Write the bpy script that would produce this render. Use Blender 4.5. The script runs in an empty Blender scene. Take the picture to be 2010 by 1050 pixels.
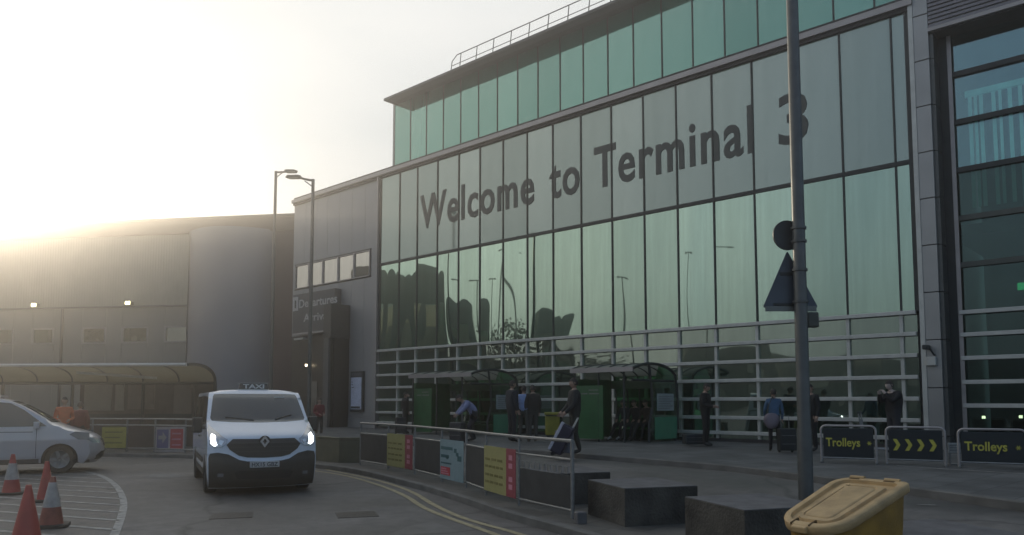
import bpy, bmesh, math, random
from mathutils import Vector, Matrix
from mathutils.geometry import tessellate_polygon
random.seed(7)
R = math.radians
sc = bpy.context.scene
col = sc.collection

# ------------------------------------------------------------------ camera
FPX, U0, V0, PITCH, EYE = 1500.0, 1005.0, 676.0, R(4.27), 1.72
cd = bpy.data.cameras.new("camera"); cam = bpy.data.objects.new("camera", cd); col.objects.link(cam)
cam.location = (0, 0, EYE); cam.rotation_euler = (R(90) + PITCH, 0, 0)
cd.sensor_fit = 'HORIZONTAL'; cd.sensor_width = 36; cd.lens = FPX / 2010 * 36
cd.shift_y = (V0 - 525) / 2010
cd.clip_end = 3000; cd.clip_start = 0.1
sc.camera = cam

# ------------------------------------------------------------------ sky, sun, exposure
SUN_AZ, SUN_EL = -35.6, 11.7
wd = bpy.data.worlds.new("World"); sc.world = wd; wd.use_nodes = True
nt = wd.node_tree; bgn = nt.nodes['Background']
sky = nt.nodes.new('ShaderNodeTexSky'); sky.sky_type = 'NISHITA'; sky.sun_disc = False
sky.sun_elevation = R(SUN_EL); sky.sun_rotation = R(SUN_AZ)
sky.dust_density = 3.5; sky.air_density = 1.0; sky.ozone_density = 1.0
# thin high cloud veil over the clear sky
tc = nt.nodes.new('ShaderNodeTexCoord'); mp = nt.nodes.new('ShaderNodeMapping'); mp.inputs['Scale'].default_value = (1.2, 1.2, 4)
nz = nt.nodes.new('ShaderNodeTexNoise'); nz.inputs['Scale'].default_value = 1.6; nz.inputs['Detail'].default_value = 4
rp = nt.nodes.new('ShaderNodeValToRGB')
rp.color_ramp.elements[0].position = .3; rp.color_ramp.elements[0].color = (4.9, 5.15, 5.2, 1)
rp.color_ramp.elements[1].position = .75; rp.color_ramp.elements[1].color = (6.2, 6.2, 6.05, 1)
mx = nt.nodes.new('ShaderNodeMix'); mx.data_type = 'RGBA'; mx.inputs['Factor'].default_value = .62
nt.links.new(tc.outputs['Generated'], mp.inputs[0]); nt.links.new(mp.outputs[0], nz.inputs['Vector'])
nt.links.new(nz.outputs['Fac'], rp.inputs[0])
# the veil is thick and white round the sun, thin and bluish away from it
dt = nt.nodes.new('ShaderNodeVectorMath'); dt.operation = 'DOT_PRODUCT'; dt.inputs[1].default_value = (math.sin(R(SUN_AZ)), math.cos(R(SUN_AZ)), 0)
nt.links.new(tc.outputs['Generated'], dt.inputs[0])
mr0 = nt.nodes.new('ShaderNodeMapRange'); mr0.interpolation_type = 'SMOOTHSTEP'; mr0.inputs['From Min'].default_value = -.25; mr0.inputs['From Max'].default_value = .55
nt.links.new(dt.outputs['Value'], mr0.inputs[0])
vc = nt.nodes.new('ShaderNodeMix'); vc.data_type = 'RGBA'; vc.inputs['A'].default_value = (2.1, 3.0, 4.4, 1)
nt.links.new(mr0.outputs[0], vc.inputs['Factor']); nt.links.new(rp.outputs[0], vc.inputs['B'])
mr1 = nt.nodes.new('ShaderNodeMapRange'); mr1.inputs['To Min'].default_value = .45; mr1.inputs['To Max'].default_value = .97
nt.links.new(mr0.outputs[0], mr1.inputs[0]); nt.links.new(mr1.outputs[0], mx.inputs['Factor'])
nt.links.new(sky.outputs[0], mx.inputs['A']); nt.links.new(vc.outputs['Result'], mx.inputs['B'])
nt.links.new(mx.outputs['Result'], bgn.inputs[0])
bgn.inputs[1].default_value = 0.13
sl = bpy.data.lights.new("sun", 'SUN'); sl.energy = 2.1; sl.angle = R(0.6); sl.color = (1, .86, .66)
so = bpy.data.objects.new("sun", sl); col.objects.link(so)
sd = Vector((math.sin(R(SUN_AZ)) * math.cos(R(SUN_EL)), math.cos(R(SUN_AZ)) * math.cos(R(SUN_EL)), math.sin(R(SUN_EL))))
so.rotation_euler = (-sd).to_track_quat('-Z', 'Y').to_euler(); so.location = sd * 60
sc.view_settings.view_transform = 'Standard'; sc.view_settings.look = 'None'
sc.view_settings.exposure = 0.28; sc.view_settings.gamma = 1
sc.view_settings.use_curve_mapping = False
try:
    sc.cycles.max_bounces = 8; sc.cycles.volume_bounces = 0; sc.cycles.transparent_max_bounces = 12
except Exception: pass

# ------------------------------------------------------------------ unprojection helpers (pixels of the 2010 px photograph)
def ray(u, v):
    x = (u - U0) / FPX; y = (V0 - v) / FPX
    return Vector((x, math.cos(PITCH) - y * math.sin(PITCH), math.sin(PITCH) + y * math.cos(PITCH)))
CAM = Vector((0, 0, EYE))
def on_z(u, v, z=0.0):
    d = ray(u, v); return CAM + d * ((z - EYE) / d.z)
def on_y(u, v, Y):
    d = ray(u, v); return CAM + d * (Y / d.y)
PZ = 0.45                                    # terminal pavement level
FA = math.atan2(-0.6765, 0.7365)             # direction of the facade
T = Vector((math.cos(FA), math.sin(FA), 0)); N = Vector((math.sin(FA), -math.cos(FA), 0))   # N points to the camera side
_d = ray(745, 788); _s = 36.6 / _d.y
F0 = Vector((_d.x * _s, 36.6, PZ))
def fac(u, v, out=0.0):
    """pixel -> (x, z) in facade coordinates, on the plane standing 'out' in front of the glass"""
    d = ray(u, v); p0 = F0 + N * out
    t = (p0 - CAM).dot(N) / d.dot(N); p = CAM + d * t
    return (p - F0).dot(T), p.z - PZ
def fpix(x, z, out=0.0):
    p = F0 + T * x + N * out + Vector((0, 0, z)) - CAM
    c, s = math.cos(PITCH), math.sin(PITCH)
    dep = p.y * c + p.z * s; up = -p.y * s + p.z * c
    return U0 + FPX * p.x / dep, V0 - FPX * up / dep
def solve_x(u, out):
    """facade x whose vertical line at 'out' shows at pixel column u"""
    return fac(u, 788, out)[0]

# ------------------------------------------------------------------ materials
MATS = {}
def nmat(name): 
    m = bpy.data.materials.new(name); m.use_nodes = True
    return m, m.node_tree, m.node_tree.nodes['Principled BSDF']
def mat(name, c, rough=.6, metal=0, var=.12, scale=4, bump=0, bscale=60, coat=0, emit=None, estr=0, spec=None, dirt=0, stretch=(1, 1, 1)):
    if name in MATS: return MATS[name]
    m, t, b = nmat(name); L = t.links; n = t.nodes
    tcn = n.new('ShaderNodeTexCoord'); mpn = n.new('ShaderNodeMapping'); mpn.inputs['Scale'].default_value = stretch
    L.new(tcn.outputs['Object'], mpn.inputs[0])
    no = n.new('ShaderNodeTexNoise'); no.inputs['Scale'].default_value = scale; no.inputs['Detail'].default_value = 5
    L.new(mpn.outputs[0], no.inputs['Vector'])
    r = n.new('ShaderNodeValToRGB'); e = r.color_ramp.elements
    e[0].position = .3; e[1].position = .7
    e[0].color = (*[max(0, x * (1 - var)) for x in c], 1); e[1].color = (*[min(1, x * (1 + var)) for x in c], 1)
    L.new(no.outputs['Fac'], r.inputs[0]); L.new(r.outputs[0], b.inputs['Base Color'])
    b.inputs['Roughness'].default_value = rough; b.inputs['Metallic'].default_value = metal
    if spec is not None: b.inputs['Specular IOR Level'].default_value = spec
    if coat: b.inputs['Coat Weight'].default_value = coat; b.inputs['Coat Roughness'].default_value = .06
    if bump:
        n2 = n.new('ShaderNodeTexNoise'); n2.inputs['Scale'].default_value = bscale; n2.inputs['Detail'].default_value = 3
        L.new(mpn.outputs[0], n2.inputs['Vector'])
        bp = n.new('ShaderNodeBump'); bp.inputs['Strength'].default_value = bump; bp.inputs['Distance'].default_value = .02
        L.new(n2.outputs['Fac'], bp.inputs['Height']); L.new(bp.outputs[0], b.inputs['Normal'])
    if emit: b.inputs['Emission Color'].default_value = (*emit, 1); b.inputs['Emission Strength'].default_value = estr
    MATS[name] = m; return m
def ribbed(name, c, period, rough=.5, metal=0, axis='X', depth=.02, var=.08):
    m = mat(name, c, rough, metal, var, 1.2); t = m.node_tree; n = t.nodes; L = t.links; b = n['Principled BSDF']
    w = n.new('ShaderNodeTexWave'); w.wave_type = 'BANDS'; w.bands_direction = axis; w.inputs['Scale'].default_value = 0.314 / period
    tcn = n.new('ShaderNodeTexCoord'); L.new(tcn.outputs['Object'], w.inputs['Vector'])
    bp = n.new('ShaderNodeBump'); bp.inputs['Strength'].default_value = .7; bp.inputs['Distance'].default_value = depth
    L.new(w.outputs['Fac'], bp.inputs['Height']); L.new(bp.outputs[0], b.inputs['Normal'])
    return m
def asphalt(name, c, fine=180, patch=.25):
    m, t, b = nmat(name); L = t.links; n = t.nodes
    g = n.new('ShaderNodeNewGeometry')
    a1 = n.new('ShaderNodeTexNoise'); a1.inputs['Scale'].default_value = .35; a1.inputs['Detail'].default_value = 6; a1.inputs['Distortion'].default_value = .6
    a2 = n.new('ShaderNodeTexNoise'); a2.inputs['Scale'].default_value = 3.2; a2.inputs['Detail'].default_value = 10; a2.inputs['Roughness'].default_value = .75
    for a in (a1, a2): L.new(g.outputs['Position'], a.inputs['Vector'])
    r1 = n.new('ShaderNodeValToRGB'); r1.color_ramp.elements[0].position = .36; r1.color_ramp.elements[1].position = .66
    r1.color_ramp.elements[0].color = (*[x * (1 - patch) for x in c], 1); r1.color_ramp.elements[1].color = (*[x * (1 + patch) for x in c], 1)
    L.new(a1.outputs['Fac'], r1.inputs[0])
    r2 = n.new('ShaderNodeValToRGB'); r2.color_ramp.elements[0].color = (.62, .62, .62, 1); r2.color_ramp.elements[1].color = (1.38, 1.36, 1.33, 1)
    r2.color_ramp.elements[0].position = .3; r2.color_ramp.elements[1].position = .7
    L.new(a2.outputs['Fac'], r2.inputs[0])
    mu = n.new('ShaderNodeMix'); mu.data_type = 'RGBA'; mu.blend_type = 'MULTIPLY'; mu.inputs['Factor'].default_value = 1
    L.new(r1.outputs[0], mu.inputs['A']); L.new(r2.outputs[0], mu.inputs['B'])
    # tar seams / cracks
    v = n.new('ShaderNodeTexVoronoi'); v.feature = 'DISTANCE_TO_EDGE'; v.inputs['Scale'].default_value = .16
    dn = n.new('ShaderNodeTexNoise'); dn.inputs['Scale'].default_value = .8; dn.inputs['Detail'].default_value = 5
    L.new(g.outputs['Position'], dn.inputs['Vector'])
    ad = n.new('ShaderNodeMix'); ad.data_type = 'RGBA'; ad.blend_type = 'ADD'; ad.inputs['Factor'].default_value = 1.2
    L.new(g.outputs['Position'], ad.inputs['A']); L.new(dn.outputs['Color'], ad.inputs['B'])
    L.new(ad.outputs['Result'], v.inputs['Vector'])
    r3 = n.new('ShaderNodeValToRGB'); r3.color_ramp.elements[0].color = (.5, .5, .5, 1); r3.color_ramp.elements[0].position = .0; r3.color_ramp.elements[1].position = .011
    L.new(v.outputs['Distance'], r3.inputs[0])
    m2 = n.new('ShaderNodeMix'); m2.data_type = 'RGBA'; m2.blend_type = 'MULTIPLY'; m2.inputs['Factor'].default_value = 1
    L.new(mu.outputs['Result'], m2.inputs['A']); L.new(r3.outputs[0], m2.inputs['B'])
    L.new(m2.outputs['Result'], b.inputs['Base Color'])
    rr = n.new('ShaderNodeMapRange'); rr.inputs['To Min'].default_value = .42; rr.inputs['To Max'].default_value = .85
    L.new(a1.outputs['Fac'], rr.inputs[0]); L.new(rr.outputs[0], b.inputs['Roughness'])
    a3 = n.new('ShaderNodeTexNoise'); a3.inputs['Scale'].default_value = fine; L.new(g.outputs['Position'], a3.inputs['Vector'])
    bp = n.new('ShaderNodeBump'); bp.inputs['Strength'].default_value = .5; bp.inputs['Distance'].default_value = .006
    L.new(a3.outputs['Fac'], bp.inputs['Height']); L.new(bp.outputs[0], b.inputs['Normal'])
    MATS[name] = m; return m
def slabs(name, c, rot=0, sx=.6, sy=.6):
    m, t, b = nmat(name); L = t.links; n = t.nodes
    g = n.new('ShaderNodeNewGeometry'); mpn = n.new('ShaderNodeMapping'); mpn.inputs['Rotation'].default_value = (0, 0, rot)
    L.new(g.outputs['Position'], mpn.inputs[0])
    br = n.new('ShaderNodeTexBrick'); br.inputs['Scale'].default_value = 1; br.inputs['Brick Width'].default_value = sx; br.inputs['Row Height'].default_value = sy
    br.inputs['Mortar Size'].default_value = .012; br.inputs['Color1'].default_value = (*[x * 1.18 for x in c], 1); br.inputs['Color2'].default_value = (*[x * .82 for x in c], 1)
    br.inputs['Mortar'].default_value = (*[x * .45 for x in c], 1)
    L.new(mpn.outputs[0], br.inputs['Vector'])
    a1 = n.new('ShaderNodeTexNoise'); a1.inputs['Scale'].default_value = 1.3; a1.inputs['Detail'].default_value = 7
    L.new(g.outputs['Position'], a1.inputs['Vector'])
    r2 = n.new('ShaderNodeValToRGB'); r2.color_ramp.elements[0].color = (.7, .7, .7, 1); r2.color_ramp.elements[1].color = (1.15, 1.15, 1.15, 1)
    r2.color_ramp.elements[0].position = .35; r2.color_ramp.elements[1].position = .65
    L.new(a1.outputs['Fac'], r2.inputs[0])
    mu = n.new('ShaderNodeMix'); mu.data_type = 'RGBA'; mu.blend_type = 'MULTIPLY'; mu.inputs['Factor'].default_value = 1
    L.new(br.outputs['Color'], mu.inputs['A']); L.new(r2.outputs[0], mu.inputs['B']); L.new(mu.outputs['Result'], b.inputs['Base Color'])
    b.inputs['Roughness'].default_value = .75
    bp = n.new('ShaderNodeBump'); bp.inputs['Strength'].default_value = .4; bp.inputs['Distance'].default_value = .01; bp.invert = True
    L.new(br.outputs['Fac'], bp.inputs['Height']); L.new(bp.outputs[0], b.inputs['Normal'])
    MATS[name] = m; return m
def glass(name, tint, refl=.35, trans=None, warp=.0, wscale=.5, base=(.02, .035, .03), rough=.02, gtint=(1, 1, 1)):
    """architectural glass: dark body (or a see-through tint) under a mirror coat, with slow pillowing of each sheet"""
    m, t, b = nmat(name); L = t.links; n = t.nodes; out = n['Material Output']
    if trans:
        body = n.new('ShaderNodeBsdfTransparent'); body.inputs[0].default_value = (*trans, 1)
    else:
        body = b; b.inputs['Base Color'].default_value = (*base, 1); b.inputs['Roughness'].default_value = .5; b.inputs['Specular IOR Level'].default_value = 0
    gl = n.new('ShaderNodeBsdfGlossy'); gl.inputs['Color'].default_value = (*gtint, 1); gl.inputs['Roughness'].default_value = rough
    fr = n.new('ShaderNodeLayerWeight'); fr.inputs['Blend'].default_value = .5
    mr = n.new('ShaderNodeMapRange'); mr.inputs['To Min'].default_value = refl; mr.inputs['To Max'].default_value = min(1, refl + .45)
    L.new(fr.outputs['Facing'], mr.inputs[0])
    pw = n.new('ShaderNodeMath'); pw.operation = 'POWER'; pw.inputs[1].default_value = 2.5
    L.new(fr.outputs['Facing'], pw.inputs[0]); L.new(pw.outputs[0], mr.inputs[0])
    # sheets differ a little in how strongly they mirror, with faint run-down streaks of dirt
    oi0 = n.new('ShaderNodeObjectInfo'); sp = n.new('ShaderNodeMapRange'); sp.inputs['To Min'].default_value = .84; sp.inputs['To Max'].default_value = 1.12; L.new(oi0.outputs['Random'], sp.inputs[0])
    tc0 = n.new('ShaderNodeTexCoord'); m0 = n.new('ShaderNodeMapping'); m0.inputs['Scale'].default_value = (7, 7, .35); L.new(tc0.outputs['Object'], m0.inputs[0])
    n0 = n.new('ShaderNodeTexNoise'); n0.inputs['Scale'].default_value = 1; n0.inputs['Detail'].default_value = 3; L.new(m0.outputs[0], n0.inputs['Vector'])
    s0_ = n.new('ShaderNodeMapRange'); s0_.inputs['From Min'].default_value = .3; s0_.inputs['From Max'].default_value = .7; s0_.inputs['To Min'].default_value = .90; s0_.inputs['To Max'].default_value = 1.04; L.new(n0.outputs['Fac'], s0_.inputs[0])
    p1_ = n.new('ShaderNodeMath'); p1_.operation = 'MULTIPLY'; L.new(sp.outputs[0], p1_.inputs[0]); L.new(s0_.outputs[0], p1_.inputs[1])
    p2_ = n.new('ShaderNodeMath'); p2_.operation = 'MULTIPLY'; p2_.use_clamp = True; L.new(mr.outputs[0], p2_.inputs[0]); L.new(p1_.outputs[0], p2_.inputs[1])
    mxs = n.new('ShaderNodeMixShader'); L.new(p2_.outputs[0], mxs.inputs[0]); L.new(body.outputs[0], mxs.inputs[1]); L.new(gl.outputs[0], mxs.inputs[2])
    L.new(mxs.outputs[0], out.inputs[0])
    if warp:
        g = n.new('ShaderNodeTexCoord'); oi = n.new('ShaderNodeObjectInfo')
        ad = n.new('ShaderNodeVectorMath'); ad.operation = 'MULTIPLY_ADD'; ad.inputs[1].default_value = (1, 1, .45)
        cb = n.new('ShaderNodeCombineXYZ'); mm = n.new('ShaderNodeMath'); mm.operation = 'MULTIPLY'; mm.inputs[1].default_value = 90
        L.new(oi.outputs['Random'], mm.inputs[0]); L.new(mm.outputs[0], cb.inputs[0]); L.new(mm.outputs[0], cb.inputs[1])
        L.new(g.outputs['Object'], ad.inputs[0]); L.new(cb.outputs[0], ad.inputs[2])
        no = n.new('ShaderNodeTexNoise'); no.inputs['Scale'].default_value = wscale; no.inputs['Detail'].default_value = 0
        L.new(ad.outputs[0], no.inputs['Vector'])
        bp = n.new('ShaderNodeBump'); bp.inputs['Strength'].default_value = 1; bp.inputs['Distance'].default_value = warp
        L.new(no.outputs['Fac'], bp.inputs['Height']); L.new(bp.outputs[0], gl.inputs['Normal'])
    MATS[name] = m; return m

# ------------------------------------------------------------------ mesh builder
class MB:
    def __init__(s): s.v = []; s.f = []; s.mi = []; s.cur = 0; s.sm = []; s.smooth = False
    def add(s, vs, fs, M=None):
        k = len(s.v)
        for p in vs: s.v.append(tuple(M @ Vector(p)) if M is not None else tuple(p))
        for f in fs: s.f.append(tuple(i + k for i in f)); s.mi.append(s.cur); s.sm.append(s.smooth)
    def box(s, lo, hi, M=None):
        x0, y0, z0 = lo; x1, y1, z1 = hi
        s.add([(x0, y0, z0), (x1, y0, z0), (x1, y1, z0), (x0, y1, z0), (x0, y0, z1), (x1, y0, z1), (x1, y1, z1), (x0, y1, z1)],
              [(0, 3, 2, 1), (4, 5, 6, 7), (0, 1, 5, 4), (1, 2, 6, 5), (2, 3, 7, 6), (3, 0, 4, 7)], M)
    def cbox(s, c, d, M=None): s.box([c[i] - d[i] / 2 for i in range(3)], [c[i] + d[i] / 2 for i in range(3)], M)
    def tube(s, pts, r, n=8, cap=True, M=None, sy=1.0):
        pts = [Vector(p) for p in pts]; rs = r if isinstance(r, (list, tuple)) else [r] * len(pts)
        vs = []; fs = []; prev = None
        for i, p in enumerate(pts):
            d = (pts[min(i + 1, len(pts) - 1)] - pts[max(i - 1, 0)]).normalized()
            if prev is None:
                a = Vector((0, 0, 1)) if abs(d.z) < .9 else Vector((1, 0, 0)); a = (a - d * a.dot(d)).normalized()
            else: a = (prev - d * prev.dot(d)).normalized()
            prev = a; b = d.cross(a)
            for k in range(n):
                t = 2 * math.pi * k / n + math.pi / n; vs.append(p + (a * math.cos(t) + b * math.sin(t) * sy) * rs[i])
        for i in range(len(pts) - 1):
            for k in range(n):
                a0 = i * n + k; a1 = i * n + (k + 1) % n; fs.append((a0, a1, a1 + n, a0 + n))
        if cap: fs.append(tuple(range(n))[::-1]); fs.append(tuple(range((len(pts) - 1) * n, len(pts) * n)))
        sm = s.smooth; s.smooth = n > 5; s.add(vs, fs, M); s.smooth = sm
    def prism(s, poly, h0, h1, M=None):
        """poly: 2D (x,y) outline extruded from z=h0 to h1"""
        n = len(poly); vs = [(p[0], p[1], h0) for p in poly] + [(p[0], p[1], h1) for p in poly]
        tri = tessellate_polygon([[Vector((p[0], p[1], 0)) for p in poly]])
        fs = [tuple(t) for t in tri] + [tuple(i + n for i in t[::-1]) for t in tri]
        fs += [(i, (i + 1) % n, (i + 1) % n + n, i + n) for i in range(n)]
        s.add(vs, fs, M)
    def lathe(s, prof, n=24, M=None):
        vs = [(r * math.cos(2 * math.pi * k / n), r * math.sin(2 * math.pi * k / n), z) for r, z in prof for k in range(n)]
        fs = [(i * n + k, i * n + (k + 1) % n, (i + 1) * n + (k + 1) % n, (i + 1) * n + k) for i in range(len(prof) - 1) for k in range(n)]
        sm = s.smooth; s.smooth = True; s.add(vs, fs, M); s.smooth = sm
    def grid(s, rows, M=None, closed=False):
        n = len(rows[0]); vs = [p for r in rows for p in r]; fs = []
        for i in range(len(rows) - 1):
            for k in range(n - (0 if closed else 1)):
                a = i * n + k; b = i * n + (k + 1) % n; fs.append((a, b, b + n, a + n))
        s.add(vs, fs, M)
    def build(s, name, mats, parent=None, bevel=0, M=None, solid=0, angle=35):
        me = bpy.data.meshes.new(name); me.from_pydata(s.v, [], s.f)
        if not isinstance(mats, (list, tuple)): mats = [mats]
        for m in mats: me.materials.append(m)
        me.polygons.foreach_set('material_index', s.mi); me.polygons.foreach_set('use_smooth', s.sm)
        bm = bmesh.new(); bm.from_mesh(me); bmesh.ops.remove_doubles(bm, verts=bm.verts, dist=1e-5)
        bmesh.ops.recalc_face_normals(bm, faces=bm.faces)
        for e in bm.edges:
            if len(e.link_faces) == 2 and e.calc_face_angle(0) > R(angle): e.smooth = False
        bm.to_mesh(me); bm.free()
        o = bpy.data.objects.new(name, me); col.objects.link(o)
        if parent is not None: o.parent = parent
        if M is not None: o.matrix_local = M
        if solid:
            md = o.modifiers.new('solid', 'SOLIDIFY'); md.thickness = solid; md.offset = -1
        if bevel:
            md = o.modifiers.new('bevel', 'BEVEL'); md.width = bevel; md.segments = 2; md.limit_method = 'ANGLE'; md.angle_limit = R(40)
        return o
def thing(name, label, cat, loc=(0, 0, 0), rz=0, group=None):
    o = bpy.data.objects.new(name, None); col.objects.link(o); o.empty_display_size = .3
    o.location = loc; o.rotation_euler = (0, 0, rz); o['label'] = label; o['category'] = cat
    if group: o['group'] = group
    return o
def tag(o, label, cat, group=None):
    o['label'] = label; o['category'] = cat
    if group: o['group'] = group
    return o
def struct(o): o['kind'] = 'structure'; return o
def copy_tree(o, parent=None):
    c = o.copy(); col.objects.link(c)
    if parent is not None: c.parent = parent
    for ch in list(o.children): copy_tree(ch, c)
    return c
def text_mb(mb, s, size, M, extrude=.004, weight=0.0, width=None, align='CENTER', sx=1.0, space=1.0):
    """the words s as raised letters appended to mb; letters lie in local x/y, M places them"""
    cu = bpy.data.curves.new('t', 'FONT'); cu.body = s; cu.size = size; cu.extrude = extrude; cu.offset = weight
    cu.align_x = 'LEFT'; cu.space_character = space; cu.resolution_u = 3
    ob = bpy.data.objects.new('t', cu); col.objects.link(ob)
    dg = bpy.context.evaluated_depsgraph_get(); dg.update()
    me = bpy.data.meshes.new_from_object(ob.evaluated_get(dg))
    xs = [v.co.x for v in me.vertices]; x0, x1 = min(xs), max(xs)
    k = sx if width is None else width / (x1 - x0)
    off = {'LEFT': -x0 * k, 'CENTER': -(x0 + x1) / 2 * k}[align]
    mb.add([(v.co.x * k + off, v.co.y, v.co.z) for v in me.vertices], [tuple(p.vertices) for p in me.polygons], M)
    bpy.data.objects.remove(ob); bpy.data.curves.remove(cu); bpy.data.meshes.remove(me)
    return k
def XF(loc=(0, 0, 0), rz=0, rx=0, ry=0): return Matrix.Translation(Vector(loc)) @ Matrix.Rotation(rz, 4, 'Z') @ Matrix.Rotation(ry, 4, 'Y') @ Matrix.Rotation(rx, 4, 'X')
UP = Matrix.Rotation(R(90), 4, 'X')          # letters standing up, facing -y

M_asph = asphalt('asphalt', (.105, .098, .092), patch=.38)
M_pave = slabs('paving_slabs', (.115, .115, .112), rot=FA)
M_pave2 = slabs('paving_near', (.10, .094, .082), rot=R(40), sx=.9, sy=.6)
M_kerb = mat('kerb_stone', (.13, .125, .115), .85, var=.25, scale=3, bump=.3)
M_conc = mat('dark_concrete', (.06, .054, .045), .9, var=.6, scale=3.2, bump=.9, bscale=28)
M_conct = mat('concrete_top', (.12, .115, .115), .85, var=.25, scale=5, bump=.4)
M_wline = mat('white_road_paint', (.30, .29, .27), .7, var=.45, scale=7)
M_yline = mat('yellow_road_paint', (.32, .27, .16), .7, var=.3, scale=9)
M_clad = mat('grey_cladding', (.33, .32, .315), .45, metal=.3, var=.06, scale=.8)
M_cladd = mat('column_cladding', (.34, .335, .325), .35, metal=.5, var=.08, scale=1.5)
M_dark = mat('dark_frame', (.025, .03, .03), .5, var=.2)
M_joint = mat('joint', (.03, .03, .032), .7)
M_rail = mat('silver_rail', (.50, .50, .47), .42, metal=.35, var=.1)
M_trim = mat('trim_aluminium', (.36, .33, .32), .4, metal=.4, var=.1, stretch=(.3, 1, 1))
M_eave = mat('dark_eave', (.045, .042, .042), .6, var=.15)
M_steel = mat('galvanised_steel', (.24, .24, .235), .45, metal=.6, var=.15, scale=12)
M_pole = mat('painted_pole', (.09, .094, .092), .38, metal=.35, var=.15, scale=8)
M_pane = glass('mirror_glass', None, refl=.62, base=(.014, .045, .033), warp=.065, wscale=.5, gtint=(.70, .90, .73))
M_frost = glass('frosted_band_glass', None, refl=.28, base=(.145, .205, .165), warp=.02, wscale=.4, rough=.07, gtint=(.87, .97, .89))
M_teal = glass('teal_glass', None, refl=.27, base=(.05, .22, .155), warp=.02, wscale=.4, rough=.06, gtint=(.62, 1, .86))
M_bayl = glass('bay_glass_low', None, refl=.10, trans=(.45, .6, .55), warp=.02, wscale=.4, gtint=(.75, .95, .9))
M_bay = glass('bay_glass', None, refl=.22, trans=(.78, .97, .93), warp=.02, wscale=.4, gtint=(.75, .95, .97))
M_low = glass('low_glass', None, refl=.38, base=(.008, .024, .018), warp=.04, wscale=.6, gtint=(.80, .93, .78))
def sheet(name, c, clear):
    m, t, b = nmat(name); n = t.nodes; L = t.links
    b.inputs['Base Color'].default_value = (*c, 1); b.inputs['Roughness'].default_value = .25
    tr = n.new('ShaderNodeBsdfTranslucent'); tr.inputs[0].default_value = (*c, 1); tp = n.new('ShaderNodeBsdfTransparent'); tp.inputs[0].default_value = (.8, .8, .76, 1)
    a = n.new('ShaderNodeMixShader'); a.inputs[0].default_value = .55; L.new(b.outputs[0], a.inputs[1]); L.new(tr.outputs[0], a.inputs[2])
    a2 = n.new('ShaderNodeMixShader'); a2.inputs[0].default_value = clear; L.new(a.outputs[0], a2.inputs[1]); L.new(tp.outputs[0], a2.inputs[2]); L.new(a2.outputs[0], n['Material Output'].inputs[0]); MATS[name] = m; return m
M_letter = mat('letter_grey', (.06, .07, .064), .5)
# ------------------------------------------------------------------ ground
def dist_poly(px, py, P):
    best = 1e9; sg = 1
    for (x0, y0), (x1, y1) in zip(P, P[1:]):
        dx, dy = x1 - x0, y1 - y0; L2 = dx * dx + dy * dy
        t = max(0, min(1, ((px - x0) * dx + (py - y0) * dy) / L2)); qx, qy = x0 + t * dx, y0 + t * dy
        d = math.hypot(px - qx, py - qy)
        if d < best - 1e-9: best = d; sg = 1 if dx * (py - y0) - dy * (px - x0) > 0 else -1
    return best * sg
BANK = [(-60, 60), (-20, 45), (-9, 31), (-5.2, 23.5), (-3.2, 19.6), (-0.6, 15.0), (1.1, 13.4), (2.35, 11.2), (3.35, 9.1), (4.35, 7.1), (7.5, .5), (25, -35), (60, -110)]
def gz(x, y):
    d = dist_poly(x, y, BANK)
    t = max(0, min(1, (d - .15) / 2.0)); return .33 * t * t * (3 - 2 * t)
def axis(lo, hi, f0, f1, step):
    a = []; x = f0
    while x <= f1: a.append(x); x += step
    s = step; x = f1
    while x < hi: s *= 1.35; x += s; a.append(min(x, hi))
    s = step; x = f0; b = []
    while x > lo: s *= 1.35; x -= s; b.append(max(x, lo))
    return b[::-1] + a
mb = MB(); mb.smooth = True
xs = axis(-900, 900, -12, 14, .4); ys = axis(-400, 1400, 1.5, 34, .4)
mb.grid([[(x, y, gz(x, y)) for x in xs] for y in ys])
struct(mb.build('ground', M_asph))
# kerb and near footway
KP = [(0, 888), (200, 890), (380, 893), (480, 899), (560, 905), (625, 912), (680, 918), (735, 929), (790, 943), (850, 958), (927, 982), (985, 1003), (1080, 1028), (1200, 1062), (1380, 1120), (1600, 1215)]
K = [on_z(u, v, .1).xy for u, v in KP]
K = [Vector((-40, K[0].y + 1.5))] + K
def smooth(P, n=3):
    for _ in range(n):
        Q = [P[0]]
        for a, b in zip(P, P[1:]): Q += [a * .75 + b * .25, a * .25 + b * .75]
        P = Q + [P[-1]]
    return P
K = smooth(K, 2)
def offset(P, d):
    Q = []
    for i, p in enumerate(P):
        t = (P[min(i + 1, len(P) - 1)] - P[max(i - 1, 0)]).normalized(); Q.append(p + Vector((-t.y, t.x)) * d)
    return Q
K1 = offset(K, .125); K2 = offset(K, 1.9)
mb = MB()
mb.grid([[(p.x, p.y, -.05) for p in K], [(p.x, p.y, .10) for p in K], [(p.x + (q.x - p.x) * .1, p.y + (q.y - p.y) * .1, .112) for p, q in zip(K, K1)], [(p.x, p.y, .112) for p in K1]])
struct(mb.build('kerb', M_kerb))
mb = MB(); mb.grid([[(p.x, p.y, .108) for p in K1], [(p.x, p.y, .108) for p in K2], [(p.x, p.y, -.1) for p in offset(K, 1.95)]])
struct(mb.build('footway', M_pave2))
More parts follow.
